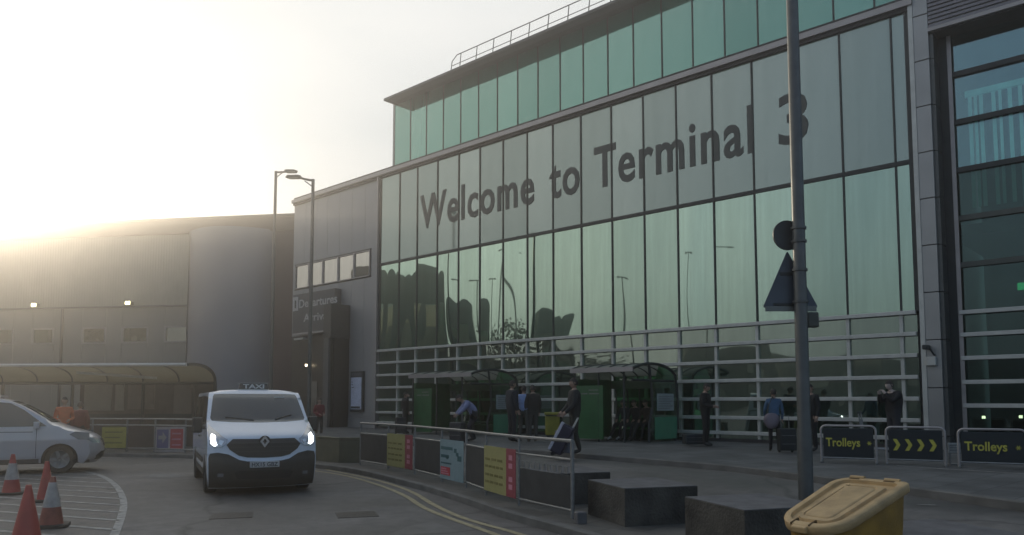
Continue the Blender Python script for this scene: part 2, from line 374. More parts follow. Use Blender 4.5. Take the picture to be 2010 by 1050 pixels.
# double yellow lines
def strip(P, w, z, name, m):
    A, B = offset(P, -w / 2), offset(P, w / 2); mb = MB()
    mb.grid([[(p.x, p.y, z) for p in A], [(p.x, p.y, z) for p in B]]); o = struct(mb.build(name, m)); return o
Y1 = smooth([on_z(u, v, 0).xy for u, v in [(600, 922), (680, 933), (747, 953), (797, 973), (830, 997), (880, 1017), (947, 1040), (1040, 1075), (1200, 1140)]], 2)
Y2 = smooth([on_z(u, v, 0).xy for u, v in [(640, 922), (730, 940), (775, 953), (813, 967), (853, 993), (913, 1020), (1013, 1046), (1130, 1085), (1290, 1140)]], 2)
strip(Y1, .10, .006, 'yellow_line', M_yline); strip(Y2, .10, .006, 'yellow_line', M_yline)
# curved white line and hatching of the no-stopping area
WL = smooth([on_z(u, v, 0).xy for u, v in [(60, 918), (140, 920), (197, 932), (226, 950), (240, 972), (244, 992), (238, 1017), (226, 1048), (205, 1090)]], 2)
strip(WL, .11, .006, 'white_line', M_wline)
def inside_left(p):
    best = min(WL, key=lambda q: (q - p).length); i = WL.index(best)
    a, b = WL[max(i - 1, 0)], WL[min(i + 1, len(WL) - 1)]; t = b - a
    return t.x * (p.y - best.y) - t.y * (p.x - best.x) < 0
mb = MB()
hd = Vector((1.3, -.50)).normalized(); hn = Vector((-hd.y, hd.x))
base = on_z(240, 992, 0).xy
for k in range(-4, 9):
    c = base + hn * k * .62; seg = []
    for s in range(-200, 40):
        p = c + hd * s * .06
        if inside_left(p) and p.x > -12.5 and p.y < 19: seg.append(p)
    if len(seg) > 5:
        a, b = seg[0], seg[-1]; w = hn * .045
        mb.add([(a.x - w.x, a.y - w.y, .006), (b.x - w.x, b.y - w.y, .006), (b.x + w.x, b.y + w.y, .006), (a.x + w.x, a.y + w.y, .006)], [(0, 1, 2, 3)])
struct(mb.build('hatching', M_wline))
mb = MB(); a = [on_z(u, v, 0) for u, v in [(290, 938), (355, 938), (350, 930), (298, 930)]]
mb.add([(p.x, p.y, .006) for p in a], [(0, 1, 2, 3)]); struct(mb.build('white_dash', mat('worn_paint', (.17, .165, .155), .8, var=.3, scale=6)))
# lighter tarmac repair patch bottom centre
mb = MB(); a = [on_z(u, v, 0) for u, v in [(735, 1062), (800, 1034), (850, 1024), (905, 1044), (960, 1075), (900, 1100)]]
mb.add([(p.x, p.y, .004) for p in a], [tuple(range(6))]); struct(mb.build('tarmac_patch', asphalt('asphalt_patch', (.13, .122, .115))))
# iron covers in the road
for u, v in ((455, 1012), (700, 1010)):
    q = on_z(u, v, 0); m_ = MB(); m_.box((-.3, -.3, -.02), (.3, .3, .006)); struct(m_.build('iron_cover', mat('iron', (.045, .04, .036), .5, .5, var=.4, scale=30, bump=1, bscale=40), M=XF((q.x, q.y, 0), .3)))
# upper pavement with kerb along the bus lane
KU = [Vector((-17, 40))] + [Vector((-9.6, 32.5))] + [on_z(u, v, PZ).xy for u, v in [(700, 862), (820, 868), (1000, 880), (1150, 891), (1280, 901), (1450, 915), (1600, 934), (1840, 963), (2010, 986)]]
KU = smooth(KU + [Vector((9.5, 2)), Vector((16, -10)), Vector((30, -40))], 2)
KU1 = offset(KU, .14)
mb = MB(); mb.grid([[(p.x, p.y, .2) for p in KU], [(p.x, p.y, PZ - .015) for p in KU], [(p.x * .92 + q.x * .08, p.y * .92 + q.y * .08, PZ) for p, q in zip(KU, KU1)], [(p.x, p.y, PZ) for p in KU1]])
struct(mb.build('kerb', M_kerb))
far = [F0.xy + T.xy * s - N.xy * 2.0 for s in [-16 + 3.2 * i for i in range(30)]]
mb = MB(); n = len(KU1); P = [(p.x, p.y) for p in KU1] + [(p.x, p.y) for p in far[::-1]]
tri = tessellate_polygon([[Vector((*p, 0)) for p in P]])
mb.add([(x, y, PZ - .004) for x, y in P], [tuple(t) for t in tri]); struct(mb.build('pavement', M_pave))
# painted line on the far side of the bus lane and at the lane's near edge
LU = offset(KU, -.35)
strip([on_z(u, v, PZ).xy for u, v in ((1760, 914), (1840, 920), (2010, 930), (2200, 941))], .07, PZ + .004, 'white_line', M_wline)
strip([on_z(u, v, .33).xy for u, v in ((1800, 991), (1836, 992))], .05, .337, 'white_line', M_wline)

# ------------------------------------------------------------------ terminal building, local x along the facade, y into the building, z up from the pavement
TB = thing('terminal_building', 'long glass-fronted terminal with Welcome to Terminal 3 in grey letters', 'building', F0, FA)
XE = 18                                                     # number of bays
xs_m = [fac(u, 620)[0] for u in (745, 783, 818, 858, 900, 942, 988, 1036, 1087, 1143, 1204, 1268, 1334, 1406, 1487, 1568, 1665, 1770, 1802)]
z_tr = fac(745, 345)[1]; z_mid = fac(745, 520)[1]; z_r0 = fac(745, 689)[1]
z_mid = (fac(745, 520)[1] + fac(1800, 315)[1]) / 2; z_tr = (fac(745, 347)[1] + fac(1800, 8)[1]) / 2
rails = [z_r0 - .585 * i for i in range(6)] + [.28]
X1 = xs_m[-1]; XL = fac(570, 788)[0]
def part_box(name, lo, hi, m, parent=None, bevel=0):
    b = MB(); b.box(lo, hi); return b.build(name, m, parent or TB, bevel)
# structure behind
part_box('wall', (XL, .25, 0), (X1 + .15, 18, z_tr + .05), M_clad)
# panes
def pane(x0, x1, z0, z1, m, y=0.0, name='glass_pane', par=None):
    b = MB(); tl = random.uniform(-.0035, .0035); tt = random.uniform(-.0035, .0035)
    w, h = (x1 - x0) / 2, (z1 - z0) / 2; cx, cz = (x0 + x1) / 2, (z0 + z1) / 2
    b.box((-w + .02, -.012, -h + .02), (w - .02, .012, h - .02))
    return b.build(name, m, par or TB, M=XF((cx, y, cz), rz=tl, rx=tt))
for i in range(18):
    a, b_ = xs_m[i], xs_m[i + 1]
    pane(a, b_, z_mid + .04, z_tr - .1, M_frost)
    pane(a, b_, z_r0, z_mid - .04, M_pane)
    pane(a, b_, .06, z_r0, M_low)
for i, x in enumerate(xs_m):
    w = .024 if 0 < i < 18 else .06
    part_box('mullion', (x - w, -.05, z_r0 + .05), (x + w, .1, z_tr - .1), M_dark)
    if 0 < i < 18: part_box('lower_mullion', (x - .045, -.09, .1), (x + .045, .1, z_r0 - .05), M_rail)
part_box('transom', (xs_m[0], -.055, z_mid - .06), (X1, .1, z_mid + .06), M_dark)
for z in rails: part_box('rail', (xs_m[0] + .02, -.17, z - .055), (X1 - .02, -.05, z + .055), M_rail, bevel=.01)
part_box('plinth', (xs_m[0], -.06, 0), (X1, .2, .10), M_eave)
# aluminium frame round the glass wall
part_box('frame', (xs_m[0] - .16, -.14, 0), (xs_m[0] - .072, .2, z_tr + .1), M_trim)
part_box('frame', (X1 + .072, -.14, 0), (X1 + .19, .2, z_tr + .1), M_rail)
part_box('cornice', (XL, -.20, z_tr - .02), (X1 + .19, .25, z_tr + .16), M_trim)
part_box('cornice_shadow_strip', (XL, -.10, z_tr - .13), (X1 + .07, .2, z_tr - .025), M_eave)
part_box('gutter', (XL, -.05, z_tr + .165), (X1 + .19, .9, z_tr + .30), M_joint)
# lettering
mb = MB(); zb = 9.17 + .02; CH = 1.53
def word(s, u0, u1, v=340):
    x0, x1 = fac(u0, v)[0], fac(u1, v)[0]
    text_mb(mb, s, CH / .70, XF(((x0 + x1) / 2, -.024, zb)) @ UP, extrude=.01, weight=.036, width=x1 - x0, space=1.09)
word('Welcome', 826, 1049); word('to', 1079, 1138); word('Terminal', 1167, 1481); word('3', 1531, 1590)
mb.build('lettering', M_letter, TB)
# upper storey, set back
SB = 1.3
um = [solve_x(u, -SB) for u in (768, 801, 833, 867, 902, 938, 976, 1017, 1058, 1103, 1150, 1200, 1252, 1310, 1373, 1438, 1506, 1583, 1661, 1745, 1835, 1930, 2035)]
step = um[-1] - um[-2]
while um[-1] < X1 + 13: um.append(um[-1] + 1.45)
zu1 = fac(768, 207, -SB)[1]; zu0 = z_tr + .3
part_box('upper_wall', (um[0], SB + .2, zu0 - .2), (X1 + 14, 18, zu1 + .1), M_clad)
for a, b_ in zip(um, um[1:]): pane(a, b_, zu0 - .2, zu1, M_teal, SB, 'upper_pane')
for i, x in enumerate(um): part_box('upper_mullion', (x - (.025 if i else .08), SB - .035, zu0 - .2), (x + (.025 if i else .05), SB + .1, zu1), M_dark if i else M_clad)
b = MB(); zt, _ = fac(750, 198, -SB + .9)[1], 0
ze = fac(750, 198, -SB + .95)[1]; xt = solve_x(748, -SB + .95) - .1
b.add([(xt, SB - .95, ze - .03), (xt, SB - .95, ze + .08), (xt, 17, ze + .08), (um[0] - .1, SB + .15, zu1 - .0), (um[0] - .1, 17, zu1),
       (X1 + 14, SB - .95, ze - .03), (X1 + 14, SB - .95, ze + .08), (X1 + 14, 17, ze + .08), (X1 + 14, SB + .15, zu1), (X1 + 14, 17, zu1)],
      [(0, 1, 6, 5), (1, 2, 7, 6), (0, 5, 8, 3), (3, 8, 9, 4), (0, 3, 4, 2, 1), (5, 6, 7, 9, 8)])
b.build('eave', M_eave, TB)
# roof guard rail
g = MB(); zr = ze + .08; y = SB - .55
xr = [solve_x(u, -y) for u in (880, 898, 930, 963, 996, 1033, 1073, 1114, 1158, 1205)]
dx = (xr[-1] - xr[1]) / 8; xr = [xr[0]] + [xr[1] + dx * i for i in range(0, 14)]
hr = .85
g.tube([(xr[0] - .0, y, zr), (xr[0] + .12, y, zr + hr * .75), (xr[0] + .45, y, zr + hr), (xr[-1], y, zr + hr)], .022, 6)
g.tube([(xr[0] + .1, y, zr + hr * .5), (xr[-1], y, zr + hr * .5)], .016, 6)
for x in xr[1:]: g.tube([(x, y, zr), (x + .06, y + .05, zr + hr)], .022, 6); g.cbox((x - .02, y, zr + .07), (.12, .12, .14))
g.build('roof_guard_rail', M_pole, TB)
# left clad section with strip window
wl0, wz0 = fac(580, 545); wl1 = fac(727, 510)[0]; wtop = (fac(580, 521)[1] + fac(727, 491)[1]) / 2; wbot = (fac(580, 566)[1] + fac(727, 544)[1]) / 2
XW = xs_m[0] - .17
cl = [XL + (XW - XL) * i / 7 for i in range(8)]
b = MB(); gw = .02
for a, c in zip(cl, cl[1:]):
    for z0, z1 in ((.5, wbot - .06), (wtop + .06, z_tr - .14)): b.box((a + .008, .0, z0), (c - .008, .24, z1))
    b.box((a + .008, -.03, 0), (c - .008, .24, .485))
b.build('cladding', M_clad, TB)
part_box('cladding', (XL, .0, wbot - .055), (wl0 - .08, .24, wtop + .055), M_clad)
part_box('cladding', (wl1 + .08, .0, wbot - .055), (XW, .24, wtop + .055), M_clad)
M_strip = glass('strip_window_glass', None, refl=.5, base=(.02, .02, .02), warp=.03, gtint=(1, .95, .85))
wx = [wl0] + [fac(u, 530)[0] for u in (607, 634, 664, 695)] + [wl1]
for a, c in zip(wx, wx[1:]):
    w_ = MB(); w_.box((a, -.045, wbot), (a + .05, .2, wtop)); w_.box((c - .05, -.045, wbot), (c, .2, wtop)); w_.box((a + .05, -.045, wbot), (c - .05, .2, wbot + .05)); w_.box((a + .05, -.045, wtop - .05), (c - .05, .2, wtop))
    wo = w_.build('window', M_trim, TB); pane(a + .03, c - .03, wbot + .03, wtop - .03, M_strip, .03, 'pane', wo)
# low canopy box carrying the directions sign
s1 = solve_x(653, .4); sz1 = fac(665, 568)[1]; sz0 = fac(572, 655, .4)[1]; s0 = solve_x(571, .4)
part_box('sign_fascia', (s0, -.4, sz0), (s1, -.002, sz1), mat('sign_grey', (.085, .082, .083), .5, var=.1))
t_ = MB(); t_.cur = 0
tx0 = solve_x(571, .41)
t_.box((solve_x(570.5, .42), -.425, fac(575, 611, .42)[1]), (solve_x(581, .42), -.401, fac(575, 584, .42)[1]))
text_mb(t_, 'Departures', .62, XF((solve_x(583, .42), -.41, fac(590, 604, .42)[1])) @ UP, .006, .01, solve_x(658, .42) - solve_x(583, .42), 'LEFT')
text_mb(t_, 'Arrivals', .58, XF((solve_x(592, .42), -.41, fac(600, 631, .42)[1])) @ UP, .006, .01, solve_x(650, .42) - solve_x(592, .42), 'LEFT')
t_.build('sign_lettering', mat('sign_white', (.48, .46, .45), .5), TB)
a_ = MB(); zi = fac(575, 606, .42)[1]; a_.tube([(solve_x(575.7, .44), -.43, zi - .0), (solve_x(575.7, .44), -.43, zi + .42)], .05, 4); a_.build('sign_arrow', M_dark, TB)
part_box('sign_trim', (s0, -.43, sz0 - .1), (s1, -.36, sz0 - .004), M_trim)
# dark portal pylon
pxr = fac(685, 788)[0]; pyd = 1.15; pxl = solve_x(632, pyd); pz = fac(685, 600)[1]
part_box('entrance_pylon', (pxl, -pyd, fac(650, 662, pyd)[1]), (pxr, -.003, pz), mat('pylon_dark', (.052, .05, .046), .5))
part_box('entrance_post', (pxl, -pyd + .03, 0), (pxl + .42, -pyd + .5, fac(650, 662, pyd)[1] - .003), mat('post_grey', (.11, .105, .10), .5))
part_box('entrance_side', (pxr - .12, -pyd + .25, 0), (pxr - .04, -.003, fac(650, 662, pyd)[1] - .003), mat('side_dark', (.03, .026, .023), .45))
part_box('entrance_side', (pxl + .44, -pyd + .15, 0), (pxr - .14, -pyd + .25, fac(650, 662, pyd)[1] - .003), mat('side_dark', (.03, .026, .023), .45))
part_box('entrance_shade_sheet', (XL + .03, -.02, 0), (pxl + .1, -.005, sz0 - .12), mat('recess_shade', (.035, .028, .022), .4))  # flat dark sheet on the wall standing for the shaded opening
dr = part_box('door', (solve_x(606, .05), -.05, .03), (solve_x(622, .05), -.025, 2.3), mat('door_glass', (.06, .055, .045), .15), bevel=.01)
b = MB(); b.tube([(solve_x(620, .1), -.1, .9), (solve_x(620, .1), -.1, 1.4)], .02, 6); b.build('handle', M_steel, dr)
lamp_e = mat('warm_lamp', (.9, .8, .6), emit=(1, .82, .55), estr=5)
l_ = MB(); l_.cbox((solve_x(601, .2), -.2, fac(601, 717, .2)[1]), (.16, .12, .12)); l_.build('lamp', lamp_e, TB)
l_ = MB(); l_.box((solve_x(578, .5), -.62, fac(580, 668, .5)[1]), (solve_x(596, .5), -.3, fac(580, 668, .5)[1] + .09)); l_.build('soffit_light', M_rail, TB)
# timetable case on the wall
tx0, tx1 = fac(691, 770)[0], fac(716, 770)[0]; tz0, tz1 = fac(700, 808)[1], fac(700, 729)[1]
po = thing('timetable_case', 'tall pale poster in grey case on wall left of glass front', 'poster', F0, FA)
b = MB(); b.box((tx0, -.11, tz0), (tx1, -.003, tz1)); b.build('case', M_dark, po, bevel=.015)
b = MB(); b.box((tx0 + .07, -.125, tz0 + .12), (tx1 - .12, -.112, tz1 - .3)); b.build('sheet', mat('poster_paper', (.58, .6, .72), .4), po)
b = MB(); b.box((tx0 + .1, -.130, tz0 + .16), (tx1 - .2, -.127, tz0 + .26))
for i in range(3): b.box((tx0 + .14, -.130, tz1 - .55 - i * .13), (tx0 + .2 + .06 * i, -.127, tz1 - .51 - i * .13))
b.build('print', M_dark, po)
b = MB(); b.box((tx0 + .07, -.125, tz1 - .24), (tx1 - .12, -.112, tz1 - .08)); b.build('header', mat('grey_header', (.1, .1, .11)), po)
# right column
c0, c1 = X1 + .19, solve_x(1852, .12)
zjs = [-0.01] + [1.28 * i + .35 for i in range(0, 11)]
cm = MB()
for z0, z1 in zip(zjs, zjs[1:]): cm.box((c0, -.12, z0 + .012), (c1, .3, z1 - .012))
co = cm.build('column_cladding', M_cladd, TB, bevel=.008)
part_box('column_core', (c0 + .03, -.09, 0), (c1 - .03, 1.2, zjs[-1]), M_joint)
cm = MB()
for z0, z1 in zip(zjs, zjs[1:]): cm.box((c1 + .003, -.05, z0 + .012), (c1 + .10, .55, z1 - .012))
cm.build('column_return', M_pole, TB)
# right bay, set back
RB = .55
r0 = solve_x(1890, -RB)
zb1 = fac(1892, 66, -RB)[1]
part_box('bay_frame', (c1 + .1, RB - .12, 0), (r0, RB + .15, 15), M_dark)
part_box('bay_frame_edge', (c1 + .32, RB - .16, 0), (c1 + .42, RB - .122, zb1 + .4), M_trim)
bx = [r0, r0 + 3.0, r0 + 6.0, r0 + 9, r0 + 12]
trz = [fac(1895, v, -RB)[1] for v in (143, 238, 333, 428, 520)]
tz = sorted([.05] + trz + [zb1])
for a, c in zip(bx, bx[1:]):
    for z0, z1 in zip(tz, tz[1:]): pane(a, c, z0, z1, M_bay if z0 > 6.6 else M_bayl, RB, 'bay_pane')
for x in bx[1:]: part_box('bay_mullion', (x - .05, RB - .06, 0), (x + .05, RB + .1, zb1), M_dark)
for z in trz: part_box('bay_transom', (r0, RB - .1, z - .07), (r0 + 12, RB - .02, z + .07), M_dark if z > 7 else mat('dull_rail', (.07, .08, .07), .5))
for v in (613, 657, 703, 750, 796): z = fac(1897, v, -RB + .1)[1]; part_box('rail', (r0 + .04, RB - .2, z - .055), (r0 + 12, RB - .102, z + .055), M_rail, bevel=.01)
part_box('bay_soffit', (c1 + .003, -.1, zb1), (r0 + 13, RB + .3, zb1 + .05), M_eave)
# louvred fascia above the bay
lz0 = fac(1850, 50, .12)[1]
part_box('louvre_trim', (c1 + .01, -.2, lz0 - .08), (r0 + 13, -.1, lz0 + .02), M_trim)
part_box('louvre_back', (c1 + .01, -.06, lz0 + .03), (r0 + 13, RB + .1, lz0 + 3.5), M_clad)
lv = MB(); z = lz0 + .06
while z < lz0 + 3.4: lv.box((c1 + .01, -.12, z), (r0 + 13, -.062, z + .07)); z += .115
lv.build('louvres', mat('louvre_grey', (.2, .19, .21), .5, .3), TB)
part_box('bay_head', (c1 + .1, RB - .12, zb1 + .05), (r0 + 13, RB + .15, lz0 + .3), M_eave)
# room behind the bay: floors, blinds, lit green sign
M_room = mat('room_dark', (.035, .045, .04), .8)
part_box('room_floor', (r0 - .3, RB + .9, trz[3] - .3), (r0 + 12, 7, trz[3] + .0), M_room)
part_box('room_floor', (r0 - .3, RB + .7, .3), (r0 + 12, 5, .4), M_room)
bl = MB(); x = r0 + .42
bt = fac(1930, 195, -RB - .5)[1]; bb = fac(1930, 412, -RB - .5)[1]
while x < r0 + 11:
    w = random.choice((.07, .09, .12, .16)); bl.box((x, RB + .06, bb), (x + w, RB + .08, bt)); x += w + random.choice((.05, .07, .14, .2))
bl.build('vertical_blinds', mat('blind_teal', (.72, .85, .82), .7), TB)
part_box('blind_headrail', (r0 + .35, RB + .05, bt + .01), (r0 + 11, RB + .12, bt + .18), mat('blind_teal2', (.6, .8, .76), .7))
gx, gzz = fac(2004, 562, -RB - .6); g = MB(); g.cbox((gx, RB + .6, gzz), (.16, .05, .2)); g.build('exit_light', mat('green_lamp', (.1, .5, .25), emit=(.1, 1, .4), estr=.45), TB, bevel=.03)
for u, v in ((1930, 819), (2003, 818)):
    gx, gzz = fac(u, v, -RB - .3); g = MB(); g.cbox((gx, RB + .35, gzz), (.07, .06, .07)); g.build('room_lamp', lamp_e, TB)
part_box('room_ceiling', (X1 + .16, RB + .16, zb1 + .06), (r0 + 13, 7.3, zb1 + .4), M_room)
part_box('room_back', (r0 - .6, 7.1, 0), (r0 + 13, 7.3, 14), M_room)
# CCTV camera and box on the column
cv = thing('cctv_camera', 'small dark security camera on bracket beside the glass wall', 'camera', F0, FA)
x, z = fac(1822, 682, .25)
b = MB(); b.cbox((x - .02, -.36, z), (.13, .34, .12)); b.build('body', M_dark, cv, bevel=.02)
b = MB(); b.tube([(x + .05, -.3, z - .04), (x + .12, -.2, z - .2), (x + .12, -.122, z - .2)], .025, 6); b.build('bracket', M_dark, cv)
x, z = fac(1828, 709, .2)
jb = MB(); jb.cbox((x, -.19, z), (.24, .13, .24)); tag(jb.build('junction_box', M_rail, bevel=.02, M=Matrix.Translation(F0) @ Matrix.Rotation(FA, 4, 'Z')), 'small pale box on column below security camera', 'box')
# ------------------------------------------------------------------ far building on the left
fb_dir = Vector((-6.53, 1.0)).normalized(); fa = math.atan2(-fb_dir.y, -fb_dir.x)      # local x to the right
p = on_y(570, 788, 46.0); FB0 = Vector((p.x, p.y, 0))
FBT = Vector((math.cos(fa), math.sin(fa), 0)); FBN = Vector((math.sin(fa), -math.cos(fa), 0))
def fbp(u, v, out=0.0):
    d = ray(u, v); p0 = FB0 + FBN * out; t = (p0 - CAM).dot(FBN) / d.dot(FBN); q = CAM + d * t
    return (q - FB0).dot(FBT), q.z
FB = thing('office_building', 'long grey and olive building with rounded bay behind the taxi', 'building', FB0, fa)
def fbox(name, lo, hi, m, parent=None, bevel=0):
    b = MB(); b.box(lo, hi); return b.build(name, m, parent or FB, bevel)
ztop = fbp(300, 435)[1]; zband = fbp(380, 459)[1]; zled = fbp(300, 601)[1]
M_oliv = ribbed('olive_cladding', (.25, .245, .20), .18, .55, .2, depth=.012)
M_olow = mat('lower_panels', (.235, .22, .19), .6, var=.08, scale=.6)
M_band = mat('parapet_brown', (.11, .07, .052), .6, var=.12, scale=.4)
xl = -75
fbox('wall', (xl, .3, 0), (9, 20, ztop - .05), M_olow)
xd = fbp(378, 600)[0]
fbox('upper_cladding', (xl, .02, zled + .06), (xd, .29, zband), M_oliv)
fbox('parapet', (xl, -.18, zband + .004), (9, .29, ztop), M_band)
fbox('coping', (xl, -.26, ztop + .004), (9, .5, ztop + .12), M_eave)
fbox('ledge', (xl, -.08, zled - .05), (xd, .29, zled + .05), M_eave)
# lower wall in joined panels with the windows
wz0, wz1 = fbp(270, 673)[1], fbp(270, 641)[1]
M_fwin = glass('office_glass', None, refl=.35, base=(.10, .085, .05), gtint=(1, .92, .75))
wins = [(322, 373), (238, 290), (160, 207), (62, 105), (-20, 25), (-110, -65)]
edges = sorted([(fbp(a, 657)[0], fbp(b, 657)[0]) for a, b in wins])
xx = xl
for a, b_ in edges + [(xd, None)]:
    fbox('lower_cladding', (xx + .01, .05, .3), (a - .01, .29, zled - .06), M_olow)
    if b_ is None: break
    fbox('lower_cladding', (a + .01, .05, .3), (b_ - .01, .29, wz0 - .02), M_olow)
    fbox('lower_cladding', (a + .01, .05, wz1 + .02), (b_ - .01, .29, zled - .06), M_olow)
    w = MB(); t = .09
    w.box((a, .0, wz0), (a + t, .2, wz1)); w.box((b_ - t, .0, wz0), (b_, .2, wz1)); w.box((a + t, .0, wz0), (b_ - t, .2, wz0 + t)); w.box((a + t, .0, wz1 - t), (b_ - t, .2, wz1))
    wo = w.build('window', M_trim, FB); q = MB(); q.box((a + t, .10, wz0 + t), (b_ - t, .14, wz1 - t)); q.build('pane', M_fwin, wo)
    xx = b_
for u, v in ((68, 599), (252, 595)):
    x, z = fbp(u, v, .3); b = MB(); b.box((x - .17, -.36, z - .1), (x + .17, -.0, z + .12)); wl_ = b.build('wall_light', M_dark, FB, bevel=.03)
    b = MB(); b.box((x - .15, -.40, z - .09), (x + .15, -.362, z + .10)); b.build('lamp_glass', mat('flood_lamp', (.9, .85, .6), emit=(1, .9, .5), estr=9), wl_)
# rounded bay
xb0, xb1 = fbp(378, 600, 0)[0], fbp(532, 600, 0)[0]; zb = fbp(378, 457)[1]
m = MB(); n = 26; rows = [[], [], []]; ww = xb1 - xb0; m.smooth = True
for i in range(n + 1):
    s = i / n; x = xb0 + ww * s; y = -.02 - 1.5 * (math.sin(math.pi * min(1, (s * .93 + .07))) ** .8)
    rows[0].append((x, y, 0)); rows[1].append((x, y, zb - .15)); rows[2].append((x, y, zb))
m.grid(rows); m.smooth = False
m.add([(xb0, -.02, 0), (xb0, -.6, 0), (xb0, -.6, zb), (xb0, -.02, zb)], [(0, 1, 2, 3)]); m.add(rows[2] + [(xb1, .28, zb), (xb0, .28, zb)], [tuple(range(n + 3))])
m.build('rounded_bay', mat('bay_render', (.22, .228, .255), .5, .15, .05, .6), FB)
fbox('brown_wall', (xb1 + .02, -.05, 0), (9, .29, zband), mat('brown_cladding', (.13, .078, .065), .6, var=.15, scale=.5))
x, z0 = fbp(120, 700); fbox('downpipe', (x - .05, -.12, 1), (x + .05, .04, zled - .06), M_eave)

# ------------------------------------------------------------------ long glazed canopy in front of it
CY = 27.0
def cyp(u, v, Y): q = on_y(u, v, Y); return q.x, q.z
CN = thing('waiting_canopy', 'long barrel-roofed glazed canopy in front of the olive building', 'canopy', (0, 0, 0), 0)
yb = 26.2                                                     # front edge
cx1 = cyp(362, 788, yb + .4)[0]; cx0 = -34
dvy = 1.6 / 20                                                # it runs slightly away to the left
def cp(x, s):                                                 # roof profile, s 0..1 front to back
    a = math.pi * (.36 + .64 * s); yo = yb + 1.2 - 1.6 * math.cos(a); zo = 2.42 + .63 * math.sin(a) ** .7
    return (x + .12 * s, yo + (cx1 - x) * dvy, zo)
m = MB(); m.smooth = True
m.grid([[cp(cx0 + (cx1 - cx0) * i / 16, k / 12) for k in range(13)] for i in range(17)])
M_pc = sheet('canopy_sheet', (.42, .37, .26), .3)
m.build('roof_sheet', M_pc, CN, solid=.02)
m = MB()
for i in range(17):
    x = cx0 + (cx1 - cx0) * i / 16
    m = MB(); m.tube([cp(x, k / 12) for k in range(13)], .045 if i < 16 else .06, 6); m.build('rib', M_dark if i == 16 else M_joint, CN)
m = MB(); m.tube([cp(cx0, 0), cp(cx1, 0)], .065, 6); m.build('beam', M_rail, CN)
m = MB(); m.tube([cp(cx0, 1), cp(cx1, 1)], .06, 6); m.build('beam', M_joint, CN)
for i in range(0, 17, 2):
    x = cx0 + (cx1 - cx0) * i / 16; q = cp(x, 1); m = MB(); m.tube([(q[0], q[1], .0), q], .06, 8); m.build('post', M_joint, CN)
m = MB(); qa, qb = on_y(150, 731, 27.4), on_y(308, 742, 28.6); m.tube([qa, qb], .055, 6); m.build('light_rail', M_rail, CN)
# panelled kiosk below the canopy
KY = 29.6
def kb(name, u0, v0, u1, v1, d0, d1, mm, par, bevel=0):
    x0, z1 = cyp(u0, v0, KY - d0); x1, z0 = cyp(u1, v1, KY - d0); b = MB(); b.box((x0, KY - d0, max(0, z0)), (x1, KY - d1, z1)); return b.build(name, mm, par, bevel)
KI = thing('waiting_kiosk', 'brown panelled kiosk with beige panels standing under the long canopy', 'kiosk')
M_kbr = mat('kiosk_brown', (.085, .06, .045), .6, var=.2); M_kbe = mat('kiosk_beige', (.24, .20, .15), .5, var=.08)
kb('frame', 158, 746, 378, 900, .0, -2, M_kbr, KI)
kb('panel', 166, 754, 218, 806, .06, .005, M_kbe, KI); kb('panel', 227, 752, 242, 806, .06, .005, M_kbe, KI)
kb('panel', 252, 752, 302, 803, .06, .005, mat('kiosk_tan', (.15, .11, .08), .5), KI)
kb('door', 312, 748, 338, 884, .05, .005, M_kbr, KI); kb('panel', 343, 748, 374, 822, .06, .005, mat('kiosk_tan', (.15, .11, .08), .5), KI)
kb('plinth', 160, 812, 376, 820, .09, .005, M_joint, KI)

# ------------------------------------------------------------------ lamp posts
def lamp_post(u, vtop, Z, arm, label, drop=0):
    b0 = on_y(u, 788, Z); g0 = gz(b0.x, b0.y); top = on_y(u, vtop, Z).z
    t = thing('street_lamp', label, 'street lamp', (b0.x, b0.y, g0), 0, 'tall street lamps behind the taxi'); h = top - g0
    m = MB(); m.tube([(0, 0, 0), (0, 0, 1.1), (0, 0, 1.15), (0, 0, h)], [.13, .13, .085, .06], 10); m.build('pole', M_pole, t)
    sgn = 1 if arm > 0 else -1; k = Z / FPX
    m = MB(); L = abs(arm) * k
    m.tube([(0, 0, h - .05), (sgn * L * .3, 0, h - .04 + drop * .5), (sgn * L * .6, 0, h + drop)], .045, 8)
    m.tube([(0, 0, h - .3), (sgn * L * .3, 0, h - .06)], .022, 6); m.build('arm', M_pole, t)
    m = MB(); m.prism([(sgn * L * .42, -.14), (sgn * L * .5, -.2), (sgn * L * .9, -.17), (sgn * L, 0), (sgn * L * .9, .17), (sgn * L * .5, .2), (sgn * L * .42, .14)], h + drop - .04, h + drop + .03); m.build('lamp_head', M_pole, t, bevel=.02)
    m = MB(); m.box((min(sgn * L * .52, sgn * L * .88), -.13, h + drop - .06), (max(sgn * L * .52, sgn * L * .88), .13, h + drop - .042)); m.build('lens', M_rail, t)
lamp_post(531, 336, 33, 44, 'tall lamp post behind the taxi with its arm reaching right', .0)
lamp_post(606, 352, 29, -56, 'tall lamp post before the entrance sign with its arm reaching left', .1)

